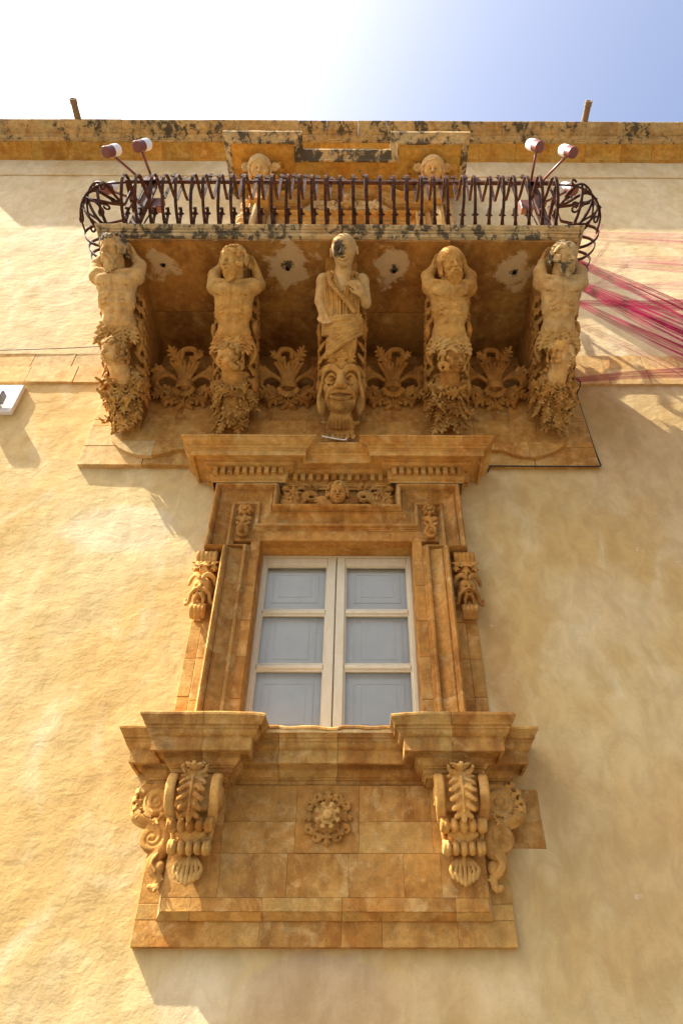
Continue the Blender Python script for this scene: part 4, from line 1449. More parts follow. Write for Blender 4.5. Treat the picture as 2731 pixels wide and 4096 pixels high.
# the robed man in the middle, over a grotesque mask
def robed_corbel():
    x0 = .01
    rng = np.random.default_rng(21)
    t = thing('robed_corbel', 'central corbel of a bald robed man with black stained face above a grotesque mask', 'corbel', (x0, 0, 5.98), 'carved figure corbels under the balcony')
    fr = slope_frame(x0, lean=.012)
    bracket(t, x0, .28, 6.06)
    hc = V(.01, 1.572, .13); H = .142
    F = head_frame(-.10, -.20, .06)
    S = Sculpt((-BOUND_A, .62, -.20), (BOUND_A, 1.84, .34), HV)
    # head, neck
    face(S, hc, H, F, 0, 0, 1.0, True, 1.1)
    S.cap((0, 1.36, .05), hc + F @ V(0, -.03, -.03), .075, .066, .03)
    for sg in (-1, 1):
        S.cap((sg * .05, 1.5, .10), (sg * .014, 1.40, .115), .014, .012, .015)
    # chest and hips
    S.ell((0, 1.25, .03), (.165, .16, .11), .03)
    S.ell((0, 1.05, .03), (.150, .17, .105), .05)
    S.ell((0, .86, .02), (.135, .22, .10), .05)
    for sg in (-1, 1):
        S.ell((sg * .165, 1.355, .02), .064, .04)
    # arms
    S.cap((-.175, 1.33, .02), (-.195, 1.17, .035), .054, .048, .02); S.cap((-.195, 1.17, .035), (-.165, 1.045, .095), .046, .036, .015)
    hand(S, (-.165, 1.05, .10), V(.25, -.85, .3), V(1, .25, 0), V(.5, 0, .4), .085, 1.1)
    S.cap((.18, 1.33, .02), (.205, 1.15, .05), .052, .048, .02); S.cap((.205, 1.15, .05), (.165, 1.215, .14), .044, .036, .015)
    hand(S, (.165, 1.20, .145), V(-.35, .55, .25), V(.8, .5, 0), V(-.5, -.2, .2), .088, .9)
    S.obj('figure', M_centre, t, fr)
    # robe
    S = Sculpt((-.24, .60, -.16), (.24, 1.46, .28), .0065)
    S.ell((0, 1.2, .028), (.168, .20, .112), .02)
    S.ell((0, 1.0, .03), (.160, .18, .112), .04)
    S.ell((0, .80, .03), (.135, .2, .095), .02)
    for i in range(6):
        t_ = i / 5
        S.cap((0, 1.44 - .20 * t_, .13 + .015 * t_), (0, 1.40 - .20 * t_, .15 + .015 * t_), .085 - .075 * t_, .075 - .068 * t_, .004, '-')
    for sg in (-1, 1):
        for i in range(7):
            u = i / 6
            S.chain(smooth_path([(sg * (.080 + .085 * u), 1.415 - .02 * u, .075 - .05 * u), (sg * (.055 + .095 * u), 1.31, .140 - .058 * u), (sg * (.020 + .120 * u), 1.18, .160 - .068 * u), (sg * (.014 + .13 * u), 1.02, .158 - .068 * u)], 5), .017 if i % 2 else .011, .0015)
        for i in range(6):
            u = (i + .5) / 6
            S.chain(smooth_path([(sg * (.080 + .085 * u), 1.40 - .02 * u, .085 - .05 * u), (sg * (.055 + .095 * u), 1.31, .150 - .058 * u), (sg * (.020 + .120 * u), 1.18, .168 - .068 * u), (sg * (.014 + .13 * u), 1.03, .166 - .068 * u)], 5), .008, .001, '-')
    rope = [(-.12, 1.39, .095), (-.10, 1.29, .145), (-.03, 1.20, .18), (.05, 1.11, .18), (.10, 1.05, .155)]
    for q in smooth_path(rope, 4):
        S.ell(q, .021, .001)
    # sash wound round the waist, with deep creases
    for j in range(6):
        S.chain(smooth_path([(-.165, 1.0 - .026 * j, .05), (-.06, .995 - .028 * j, .155 + .008 * (j % 2)), (.06, 1.01 - .028 * j, .16 + .008 * (j % 2)), (.16, 1.04 - .026 * j, .06)], 6), .015, .001)
    for j in range(5):
        S.chain(smooth_path([(.17, 1.01 - .030 * j, .03), (.09, .955 - .034 * j, .155), (-.03, .88 - .036 * j, .165), (-.12, .80 - .03 * j, .12)], 6), .019, .0015)
    for i in range(10):
        u = i / 9
        S.chain(smooth_path([(.13 - .12 * u, .90 - .05 * u, .125), (.115 - .20 * u, .79, .142 - .06 * abs(u - .5)), (.10 - .24 * u, .67, .125 - .08 * abs(u - .5))], 6), .018 if i % 2 else .012, .001)
    S.obj('robe', 'carved', t, fr)
    S = Sculpt((-.30, .05, -.34), (.30, 1.36, .12), HV * 1.15)
    side_scrolls(S, rng, .185)
    S.obj('side_scroll', 'carved_dark', t, fr)
    # mask
    S = Sculpt((-.26, .10, -.20), (.26, .76, .32), HV)
    S.ell((0, .44, -.02), (.165, .26, .13), .02)
    S.ell((0, .30, .02), (.13, .13, .12), .04)
    leaf(S, [(0, .56, .09), (0, .64, .10), (0, .70, .13)], .07, (0, 0, 1), 4, .004)
    for sg in (-1, 1):
        leaf(S, [(sg * .03, .57, .09), (sg * .07, .64, .085), (sg * .10, .69, .10)], .055, (0, 0, 1), 4, .004)
        # swirling brows
        for j in range(4):
            S.chain(smooth_path([(sg * .015, .50 + .012 * j, .13), (sg * .06, .555 + .012 * j, .12), (sg * .12, .56 + .010 * j, .09), (sg * .155, .51 + .008 * j, .06), (sg * .16, .45, .045)], 6), .014, .003)
        S.ell((sg * .085, .475, .135), (.052, .042, .05), .004, '-')
        S.ell((sg * .085, .475, .092), (.034, .030, .03), .002)
        S.ell((sg * .080, .470, .124), .012, .002, '-')
        S.chain(smooth_path([(sg * .03, .48, .125), (sg * .085, .515, .125), (sg * .135, .475, .085)], 5), .010, .003)
        S.chain(smooth_path([(sg * .035, .465, .125), (sg * .085, .435, .12), (sg * .135, .465, .085)], 5), .009, .003)
        S.ell((sg * .10, .40, .075), (.05, .05, .05), .03)
        S.ell((sg * .034, .405, .20), (.028, .024, .03), .01)
        S.ell((sg * .026, .388, .218), .010, .004, '-')
        S.chain(smooth_path([(sg * .05, .40, .17), (sg * .095, .37, .135), (sg * .12, .31, .10), (sg * .10, .25, .09)], 6), [.020, .013], .003)
        S.chain(smooth_path([(sg * .035, .43, .17), (sg * .075, .42, .14), (sg * .12, .43, .09)], 6), .008, .004, '-')
        for j in range(4):
            S.chain(smooth_path([(sg * (.165 + .004 * j), .46 - .02 * j, .03), (sg * (.175 + .006 * j), .36 - .02 * j, .02 + .012 * j), (sg * (.15 + .01 * j), .26 - .02 * j, .03 + .012 * j), (sg * (.165), .19 - .005 * j, .04)], 6), .017, .003)
    S.cap((0, .53, .13), (0, .43, .215), .026, .042, .015); S.ell((0, .42, .225), (.040, .032, .040), .008)
    for sg in (-1, 1):
        S.ell((sg * .022, .393, .245), .013, .003, '-')
    S.chain(smooth_path([(-.085, .352, .125), (-.04, .362, .165), (0, .366, .175), (.04, .362, .165), (.085, .352, .125)], 6), .017, .003)
    S.chain(smooth_path([(-.09, .337, .12), (-.05, .330, .165), (0, .328, .178), (.05, .330, .165), (.09, .337, .12)], 6), .011, .001, '-')
    S.chain(smooth_path([(-.08, .322, .12), (-.04, .305, .160), (0, .300, .170), (.04, .305, .160), (.08, .322, .12)], 6), .018, .003)
    S.cap((-.05, .272, .15), (.05, .272, .15), .014, None, .01, '-')
    S.ell((0, .235, .10), (.05, .035, .04), .02)
    S.noise(.0018, 35, 4)
    S.obj('mask', 'carved_moss', t, fr)
    # shell below the mask
    S = Sculpt((-.20, -.08, -.20), (.20, .24, .20), HV)
    S.ell((0, .09, -.04), (.12, .12, .10), .02)
    for i in range(7):
        u = (i - 3) / 3
        S.chain(smooth_path([(u * .05, .195, .05), (u * .085, .14, .095 - .02 * abs(u)), (u * .105, .06, .085 - .03 * abs(u))], 5), [.011, .019], .001)
    for sg in (-1, 1):
        S.cap((sg * .075, .19, .03), (sg * .11, .06, .03), .022, .02, .004); S.cap((sg * .11, .10, .03), (sg * .155, .115, .0), .025, .018, .004)
        for j in range(3):
            leaf(S, [(sg * .03 * (j + .3), .05, .05), (sg * .045 * (j + .3), .0, .07), (sg * .05 * (j + .3), -.03, .10)], .045, (0, -.3, 1), 3, .004)
    S.obj('shell', 'carved_moss', t, fr)
M_centre = stone('carved limestone with stained face', (.51, .35, .165), (.40, .24, .10), (.58, .44, .25), .4, .35, grain=.004,
                 face_stain=((-.040, -1.365, 7.03), .105))
robed_corbel()

# ------------------------------------------------------------------ leaf bosses between the corbels
def leaf_boss(x0, seed, label, mat):
    rng = np.random.default_rng(seed)
    t = thing('leaf_boss', label, 'leaf ornament', (x0, -.08, 6.70), 'leaf bosses between the corbels')
    fr = slope_frame(x0, -.17, 6.70)
    S = Sculpt((-.34, -.32, -.24), (.34, .40, .22), .0065)
    # centre calyx
    S.cap((0, .12, -.12), (0, -.02, .06), .06, .085, .02)
    for i in range(7):
        u = (i - 3) / 3
        S.chain(smooth_path([(u * .03, -.06, .06), (u * .045, .06, .08 - .02 * abs(u)), (u * .085, .15, .05 - .03 * abs(u)), (u * .13, .21, .05)], 5), [.022, .014], .004)
    S.ell((0, -.045, .10), (.07, .035, .05), .01, '-')
    for i in range(8):
        a = -math.pi * (i + .5) / 8
        leaf(S, [(math.cos(a) * .06, -.03 + math.sin(a) * .03, .09), (math.cos(a) * .10, -.04 + math.sin(a) * .07, .11)], .035, (0, 0, 1), 2, .003)
    # lower curled leaves
    for a, ln, w in ((-90, .20, .105), (-38, .25, .085), (-142, .25, .085), (-62, .17, .06), (-118, .17, .06)):
        d = V(math.cos(R(a)), math.sin(R(a)), 0)
        leaf(S, [d * .05 + V(0, -.03, .0), d * ln * .55 + V(0, -.02, .055), d * ln * .9 + V(0, 0, .075), d * ln * 1.05 + V(0, .0, .03)], w, (d[0] * .3, d[1] * .3, 1), 5, .004, .35)
        S.chain([d * ln * .5 + V(0, -.02, .09), d * ln * .95 + V(0, 0, .11)], [.010, .006], .002)
    # side fronds: big C curves
    for sg in (-1, 1):
        path = [(sg * .08, .06, .0), (sg * .19, .13, .02), (sg * .285, .10, .03), (sg * .30, .02, .03), (sg * .24, -.01, .05)]
        for j in range(4):
            S.chain(smooth_path([(p[0] - sg * .016 * j, p[1] - .014 * j, p[2] + .01 * j) for p in path], 6), [.020, .016], .003)
        leaf(S, path[2:], .06, (sg * .4, 0, 1), 4, .004, .5)
        leaf(S, [(sg * .20, .14, .03), (sg * .26, .16, .04), (sg * .31, .13, .05)], .05, (sg * .3, .3, 1), 4, .003)
        leaf(S, [(sg * .13, -.03, .04), (sg * .22, -.06, .07), (sg * .29, -.09, .06)], .07, (sg * .3, 0, 1), 5, .004, .5)
    # upper curl
    up = 1 if seed % 2 else -1
    S.chain(smooth_path([(up * .02, .18, .0), (up * .10, .26, .0), (up * .07, .34, .0), (-up * .02, .33, .02), (-up * .03, .26, .04)], 6), [.030, .022], .004)
    leaf(S, [(up * -.02, .20, .02), (-up * .09, .27, .03), (-up * .13, .33, .04)], .075, (0, .2, 1), 5, .004, .6)
    leaf(S, [(up * .04, .20, .02), (up * .10, .27, .03), (up * .15, .30, .03)], .06, (0, .2, 1), 4, .004, .6)
    S.noise(.002, 35, seed)
    S.obj('foliage', mat, t, fr)
    m = MB(); m.lathe([(.10, 0), (.09, .10), (.07, .17)], (x0, -.07, 6.70), (0, -1, 0), 14); m.build('boss_core', 'carved_dark', t)
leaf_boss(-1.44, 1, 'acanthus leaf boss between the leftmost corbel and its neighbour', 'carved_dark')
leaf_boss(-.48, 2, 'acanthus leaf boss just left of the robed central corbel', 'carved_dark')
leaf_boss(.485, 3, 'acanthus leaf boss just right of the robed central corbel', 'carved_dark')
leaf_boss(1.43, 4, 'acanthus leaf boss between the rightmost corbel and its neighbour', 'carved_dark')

# ------------------------------------------------------------------ consoles under the sill
def console_parts():
    out = {}
    h = .0055
    # cheeks with big volute, tapering body (local a right, b up from z=2.55, c out)
    S = Sculpt((-.18, -.02, -.03), (.18, .56, .30), h)
    S.box((0, .40, .08), (.105, .10, .10), .02)
    S.box((0, .27, .05), (.090, .12, .050), .03, .02)
    S.box((0, .18, .03), (.078, .07, .040), .02, .02)
    for sg in (-1, 1):
        # rolled outer straps
        for j in range(3):
            S.chain(smooth_path([(sg * (.112 + .012 * j), .49, .12), (sg * (.112 + .012 * j), .47, .21), (sg * (.112 + .012 * j), .39, .235), (sg * (.110 + .012 * j), .31, .20), (sg * (.100 + .012 * j), .26, .13)], 6), .016, .002)
        S.chain(spiral_pts((sg * .138, .40, .12), (0, 1, 0), (0, 0, 1), .075, .02, .6, 1.6, 30), .012, .003)
        S.ell((sg * .125, .40, .12), (.02, .085, .085), .003)
        S.chain(smooth_path([(sg * .11, .28, .10), (sg * .105, .20, .085), (sg * .09, .14, .07)], 5), .014, .003)
    out['body'] = S
    S = Sculpt((-.14, .20, .05), (.14, .58, .30), h)
    # acanthus over the volute
    leaf(S, [(0, .47, .215), (0, .41, .242), (0, .33, .240), (0, .26, .205)], .088, (0, 0, 1), 6, .003, .5)
    leaf(S, [(0, .46, .205), (0, .505, .225), (0, .51, .26)], .07, (0, .3, 1), 4, .003, .6)
    for sg in (-1, 1):
        leaf(S, [(sg * .02, .45, .20), (sg * .055, .495, .215), (sg * .065, .50, .245)], .045, (0, .3, 1), 3, .003, .6)
    S.chain([(0, .27, .235), (0, .45, .262)], .009, .002)
    for i in range(11):
        S.ell((0, .275 + .017 * i, .246 + .0018 * i), .007, .001)
    out['acanthus'] = S
    for nm, b, c, w in (('upper_roll', .225, .15, .098), ('lower_roll', .125, .09, .088)):
        S = Sculpt((-.16, b - .08, -.02), (.16, b + .08, .24), h)
        for i in range(5):
            a = (i - 2) / 2 * w
            S.ell((a, b, c), (w * .25, .040 - .004 * (i % 2), .042), .002)
            S.cap((a, b + .02, c + .01), (a * .9, b + .03, c - .06), .020, .016, .004)
        for sg in (-1, 1):
            S.chain(spiral_pts((sg * (w + .018), b, c), (0, 1, 0), (0, 0, 1), .036, .012, 0, 1.3, 18), .011, .002)
            S.ell((sg * (w + .008), b, c), (.014, .034, .034), .002)
        out[nm] = S
    S = Sculpt((-.11, .10, .0), (.11, .26, .18), h)
    for i in range(7):
        u = (i - 3) / 3
        S.chain(smooth_path([(u * .02, .135, .085), (u * .045, .175, .10), (u * .07, .215 - .02 * abs(u), .115)], 5), [.010, .017], .002)
    out['shell'] = S
    S = Sculpt((-.11, -.06, -.02), (.11, .12, .14), h)
    for i in range(7):
        u = (i - 3) / 3
        S.chain(smooth_path([(u * .015, .105, .03), (u * .05, .07, .05), (u * .075, .03 - .03 * (1 - abs(u)), .055), (u * .06, -.01 - .035 * (1 - abs(u)), .05)], 5), [.007, .0125], .001)
    S.cap((0, .09, .06), (0, -.015, .055), .012, .009, .002)
    S.ell((0, .07, .010), (.025, .04, .02), .004)
    out['drop_leaf'] = S
    return out
cp = console_parts()
for s, lb in ((-1, 'scrolled acanthus console under the left block of the window sill'), (1, 'scrolled acanthus console under the right block of the window sill')):
    x0 = -.745 if s < 0 else .752
    t = thing('sill_console', lb, 'console', (x0, -.1, 2.56), 'acanthus consoles under the sill')
    fr = wall_frame(x0, -.096, 2.555)
    for nm, S in cp.items():
        S.obj(nm, 'carved', t, fr, mirror=(s > 0))

# side scrolls beside the consoles
def side_scroll_parts():
    h = .0055
    S = Sculpt((-.20, -.10, -.03), (.16, .58, .13), h)      # left hand one; b from z=2.53
    # broad backing ribbon (flat S) then raised scroll edges
    S.disc((-.005, .42, .02), .112, .045, .01)
    S.chain(smooth_path([(-.10, .36, .02), (-.02, .33, .025), (.05, .28, .02), (.07, .20, .02), (.02, .12, .02)], 6), [.055, .04], .01)
    S.disc((.005, .225, .02), .073, .045, .01)
    big = spiral_pts((-.005, .42, .045), (1, 0, 0), (0, 1, 0), .105, .022, 2.3, 1.75, 44)
    S.disc((-.005, .42, .03), .075, .05, .012)
    S.chain(spiral_pts((-.005, .42, .082), (1, 0, 0), (0, 1, 0), .062, .014, 2.6, 1.5, 44), .009, .002, '-')
    S.chain(spiral_pts((-.005, .42, .068), (1, 0, 0), (0, 1, 0), .094, .085, 2.6, 1.0, 30), .009, .002, '-')
    sm = spiral_pts((.005, .225, .055), (1, 0, 0), (0, 1, 0), .068, .016, 4.4, -1.6, 36)
    S.chain(spiral_pts((.005, .225, .068), (1, 0, 0), (0, 1, 0), .058, .014, .6, -1.5, 30), .0085, .002, '-')
    # outer edge bands
    S.chain(smooth_path([(-.135, .47, .03), (-.15, .40, .03), (-.125, .33, .03), (-.06, .295, .035), (.0, .30, .035)], 7), .016, .003)
    S.chain(smooth_path([(.09, .34, .03), (.085, .26, .035), (.078, .17, .035), (.03, .13, .03)], 7), .012, .003)
    out = {'scroll': S}
    S = Sculpt((-.22, .25, -.03), (.12, .56, .13), h)
    for i, (a, b) in enumerate(((-.10, .515), (-.128, .47), (-.138, .425), (-.128, .38), (-.10, .34))):
        leaf(S, [(a - .015, b + .02, .05), (a + .012, b, .07), (a + .04, b - .012, .055)], .030, (-.3, 0, 1), 3, .002, .7)
    leaf(S, [(.085, .33, .05), (.06, .355, .065), (.035, .335, .075)], .035, (0, 0, 1), 3, .002)
    leaf(S, [(-.03, .30, .05), (-.005, .325, .065), (.02, .30, .075)], .035, (0, 0, 1), 3, .002)
    out['edge_leaf'] = S
    S = Sculpt((-.08, -.10, -.03), (.16, .18, .12), h)
    S.chain(smooth_path([(.045, .15, .03), (.02, .10, .045), (.045, .05, .05), (.075, .02, .05), (.06, -.03, .045), (.035, -.02, .05)], 7), [.030, .014], .003)
    S.ell((.07, .075, .045), (.030, .038, .03), .004)
    S.chain(smooth_path([(.05, .14, .06), (.03, .09, .075), (.06, .045, .08)], 5), [.012, .008], .002)
    leaf(S, [(.08, .04, .05), (.085, .0, .06), (.07, -.04, .065)], .03, (0, 0, 1), 3, .002)
    out['drop'] = S
    return out
ss = side_scroll_parts()
for s, lb in ((-1, 'flat spiral scroll ornament at the far left below the window sill'), (1, 'flat spiral scroll ornament at the far right below the window sill')):
    x0 = s * .985
    t = thing('side_scroll', lb, 'scroll ornament', (x0, -.04, 2.53), 'spiral scrolls beside the consoles')
    fr = wall_frame(x0, -.045, 2.53)
    for nm, S in ss.items():
        S.obj(nm, 'carved', t, fr, mirror=(s > 0))

# rosette in the middle of the apron
t = thing('apron_rosette', 'square leafy stone rosette in the middle of the apron', 'rosette', (0, -.1, 2.865))
fr = (lambda v: np.stack([v[:, 0], -.092 - v[:, 2] * .72, 2.865 + v[:, 1]], 1))
S = Sculpt((-.19, -.20, -.03), (.19, .20, .15), .005)
S.ell((0, 0, .0), (.09, .10, .035), .01)
for i in range(8):
    a = math.pi / 4 * i + math.pi / 8 * 0
    d = V(math.cos(a), math.sin(a) * 1.06, 0); sd = V(-d[1], d[0], 0)
    if i % 2 == 0:
        leaf(S, [d * .05, d * .095 + V(0, 0, .035), d * .135 + V(0, 0, .03)], .036, (0, 0, 1), 4, .003, .5)
    else:
        for sg in (-1, 1):
            S.chain(spiral_pts(d * .115 + sd * sg * .028 + V(0, 0, .03), d, sd * sg, .028, .010, 2.6, -1.1, 16), .0095, .002)
        leaf(S, [d * .04, d * .09 + V(0, 0, .03), d * .12 + V(0, 0, .045)], .028, (0, 0, 1), 3, .003)
S.obj('outer_leaves', 'carved_dark', t, fr)
S = Sculpt((-.10, -.11, .0), (.10, .11, .16), .005)
for i in range(8):
    a = math.pi / 4 * i + .39
    d = V(math.cos(a), math.sin(a), 0)
    leaf(S, [d * .02 + V(0, 0, .06), d * .05 + V(0, 0, .085), d * .068 + V(0, 0, .085)], .024, (0, 0, 1), 3, .002, .6)
S.ell((0, 0, .05), (.045, .045, .04), .01)
S.obj('inner_leaves', 'carved', t, fr)
S = Sculpt((-.04, -.04, .05), (.04, .04, .16), .005)
S.ell((0, 0, .10), (.026, .026, .03), .002)
for i in range(7):
    a = i * .9
    S.ell((math.cos(a) * .018, math.sin(a) * .018, .115), .010, .002)
S.obj('bud', 'carved', t, fr)

# grotesque masks beside the window
def mask_parts():
    h = .005
    out = {}
    S = Sculpt((-.11, .42, -.03), (.11, .60, .15), h)
    for i in range(5):
        a = (i - 2) * .032
        S.chain(smooth_path([(a, .555, .01), (a, .565, .06), (a * .97, .535, .095), (a * .94, .50, .085), (a * .9, .47, .06)], 5), .019, .002)
    out['ribbed_scroll'] = S
    S = Sculpt((-.11, .30, -.03), (.11, .52, .15), h)
    S.ell((0, .42, .03), (.06, .07, .05), .01)
    leaf(S, [(0, .49, .07), (0, .44, .10), (0, .37, .085)], .055, (0, 0, 1), 4, .003)
    for sg in (-1, 1):
        leaf(S, [(sg * .02, .49, .07), (sg * .06, .455, .09), (sg * .07, .40, .08)], .045, (sg * .3, 0, 1), 4, .003, .5)
        S.ell((sg * .072, .42, .06), .022, .004)
    out['leaf'] = S
    S = Sculpt((-.13, .06, -.03), (.13, .40, .20), h)
    S.ell((0, .24, .02), (.08, .10, .06), .01)
    MF = head_frame(0, -.30, 0)
    face(S, (0, .245, .055), .088, MF, .5, .6, 0, False, 1.35)
    for sg in (-1, 1):
        for j in range(2):
            S.chain(smooth_path([(sg * .012, .285 + .014 * j, .135), (sg * .04, .315 + .016 * j, .125), (sg * .075, .31 + .018 * j, .095), (sg * .098, .275 + .02 * j, .065)], 5), .012, .002)
        S.chain(smooth_path([(sg * .03, .20, .12), (sg * .065, .175, .09), (sg * .075, .13, .065), (sg * .10, .115, .05), (sg * .105, .15, .05)], 6), [.014, .012], .003)
        S.chain(smooth_path([(sg * .012, .165, .11), (sg * .03, .13, .095), (sg * .03, .09, .08)], 5), [.014, .009], .002)
    out['face'] = S
    S = Sculpt((-.09, -.02, -.03), (.09, .14, .13), h)
    for i in range(4):
        a = (i - 1.5) * .028
        S.chain(smooth_path([(a * .8, .11, .03), (a, .085, .075), (a, .05, .085), (a * .95, .01, .05)], 5), .017, .002)
    S.cap((0, .14, .05), (0, .08, .06), .02, .03, .006)
    out['lower_scroll'] = S
    return out
mp_ = mask_parts()
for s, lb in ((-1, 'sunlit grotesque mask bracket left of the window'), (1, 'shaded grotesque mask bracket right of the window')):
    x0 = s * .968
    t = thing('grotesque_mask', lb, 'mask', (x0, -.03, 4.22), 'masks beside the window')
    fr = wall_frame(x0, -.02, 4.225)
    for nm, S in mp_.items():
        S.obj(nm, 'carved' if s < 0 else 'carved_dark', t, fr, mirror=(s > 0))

# flower drops in the ears of the surround
def drop_parts():
    h = .005
    out = {}
    S = Sculpt((-.09, .18, -.02), (.09, .34, .12), h)
    for i in range(8):
        a = math.pi / 4 * i
        d = V(math.cos(a), math.sin(a), 0)
        S.chain([V(0, .26, .03) + d * .015, V(0, .26, .055) + d * .04, V(0, .26, .04) + d * .052], [.014, .016, .013], .002)
    S.ell((0, .26, .055), .022, .002)
    for i in range(6):
        a = i * 1.05
        S.ell((math.cos(a) * .014, .26 + math.sin(a) * .014, .073), .009, .001)
    out['flower'] = S
    S = Sculpt((-.10, -.05, -.02), (.10, .24, .11), h)
    S.chain(smooth_path([(0, .22, .03), (.01, .17, .04), (-.01, .12, .04), (.02, .07, .03)], 5), .018, .003)
    for sg in (-1, 1):
        S.chain(spiral_pts((sg * .032, .165, .04), (1, 0, 0), (0, 1, 0), .026, .008, 1.5 - sg * 1.5, sg * 1.3, 16), .010, .002)
        leaf(S, [(sg * .01, .12, .04), (sg * .035, .105, .055), (sg * .05, .125, .05)], .026, (0, 0, 1), 3, .002)
    S.chain(spiral_pts((0, .03, .04), (1, 0, 0), (0, 1, 0), .048, .030, 2.2, -1.0, 24), .013, .002)
    S.ell((0, .03, .03), (.045, .045, .02), .004)
    S.cap((0, .03, .03), (0, .03, .075), .020, .016, .002)
    leaf(S, [(-.04, .06, .05), (0, .09, .06), (.04, .07, .05)], .026, (0, 0, 1), 3, .002)
    out['scroll_leaf'] = S
    return out
dpz = drop_parts()
for s, lb in ((-1, 'carved flower drop in the left ear of the window surround'), (1, 'carved flower drop in the right ear of the window surround')):
    x0 = s * .737
    t = thing('flower_drop', lb, 'flower ornament', (x0, -.05, 4.95), 'flower drops in the window surround')
    fr = wall_frame(x0, -.052, 4.965)
    for nm, S in dpz.items():
        S.obj(nm, 'carved_dark', t, fr, mirror=(s > 0))

# winged cherub and leaf scrolls in the lintel frieze
t = thing('winged_cherub', 'small winged cherub head in the middle of the lintel frieze', 'cherub', (0, -.06, 5.24))
fr = wall_frame(.002, -.06, 5.25)
F = head_frame(.05, -.50, 0)
S = Sculpt((-.13, -.03, -.05), (.13, .26, .20), .005)
face(S, (0, .115, .075), .095, F, .3, .6, 0, False)
S.obj('head', 'carved_dark', t, fr)
S = Sculpt((-.14, -.03, -.05), (.14, .28, .20), .005)
curls(S, V(0, .115, .075), .095, F, np.random.default_rng(2), 44, .19, 1.03, -.3)
S.obj('hair', 'carved_dark', t, fr)
for s in (-1, 1):
    S = Sculpt((-.24, -.03, -.02), (.24, .16, .12), .005)
    for j in range(5):
        S.chain(smooth_path([(s * .05, .07 - .010 * j, .04), (s * (.12), .10 - .020 * j, .05), (s * (.20 - .02 * j), .085 - .022 * j, .035)], 6), [.014, .010], .002)
    S.obj('wing', 'carved_dark', t, fr)
S = Sculpt((-.48, -.03, -.02), (-.06, .26, .12), .005)
for j in range(3):
    S.chain(spiral_pts((-.215, .115, .03 + .006 * j), (1, 0, 0), (0, 1, 0), .095 - .018 * j, .022, -2.4, -1.5, 34), [.016, .010], .002)
for i in range(5):
    a = 1.0 + i * .55
    c0 = V(-.215 + math.cos(a) * .085, .115 + math.sin(a) * .085, .04)
    leaf(S, [c0, c0 + V(math.cos(a + .9) * .03, math.sin(a + .9) * .03, .03), c0 + V(math.cos(a + 1.2) * .055, math.sin(a + 1.2) * .055, .03)], .028, (0, 0, 1), 3, .002)
leaf(S, [(-.30, .03, .03), (-.35, .10, .05), (-.36, .17, .05)], .07, (0, 0, 1), 5, .003, .5)
leaf(S, [(-.30, .02, .03), (-.38, .06, .05), (-.42, .12, .05)], .055, (0, 0, 1), 4, .003, .5)
leaf(S, [(-.28, .02, .03), (-.36, .02, .05), (-.42, .04, .05)], .05, (0, 0, 1), 4, .003, .5)
S.ell((-.425, .19, .05), (.035, .028, .035), .004); S.ell((-.43, .05, .04), (.03, .035, .03), .004)
leaf(S, [(-.40, .20, .05), (-.43, .21, .06), (-.455, .20, .05)], .03, (0, 0, 1), 3, .002)
for s, lb in ((-1, 'acanthus scroll carving left of the winged cherub'), (1, 'acanthus scroll carving right of the winged cherub')):
    o = S.obj('frieze_scroll', 'carved_dark', None, wall_frame(.0, -.058, 5.25), mirror=(s > 0))
    tag(o, lb, 'scroll ornament', 'leaf scrolls in the lintel frieze')

# ------------------------------------------------------------------ carvings of the balcony doorway
for s, lb in ((-1, 'curly haired stone head under the left end of the doorway cornice'), (1, 'curly haired stone head under the right end of the doorway cornice')):
    x0 = s * 1.12
    t = thing('carved_head', lb, 'carved head', (x0, -.2, 10.6), 'heads under the doorway cornice')
    y0 = -.38
    fr = slope_frame(x0, y0 - .08, 10.80)
    F = head_frame(-.10 * s, -.35, .05)
    S = Sculpt((-.24, -.40, -.28), (.24, .26, .26), .010)
    face(S, (0, 0, .02), .165, F, .3, .6, 0, False)
    S.cap((0, -.05, -.05), (0, -.32, -.16), .09, .12, .03)
    S.obj('head', 'carved_pale', t, fr)
    S = Sculpt((-.30, -.34, -.28), (.30, .30, .26), .010)
    hair(S, V(0, 0, .02), .165, F, np.random.default_rng(31 + s), 40, 1.25, .10, .09, .62)
    for sg in (-1, 1):
        S.chain(spiral_pts((sg * .19, .04, -.02), (1, 0, 0), (0, 1, 0), .055, .02, 0, 1.4, 18), .02, .003)
    S.obj('hair', 'carved_pale', t, fr)
    m = MB(); m.box(x0 - .12, x0 + .12, -.30, -.07, 10.35, 10.75); m.build('block', 'stone', t)
S = Sculpt((-.52, -.16, -.03), (.52, .30, .16), .009)
S.ell((0, .06, .05), (.10, .12, .07), .01)
S.cap((0, .10, .10), (0, .03, .14), .022, .032, .012)
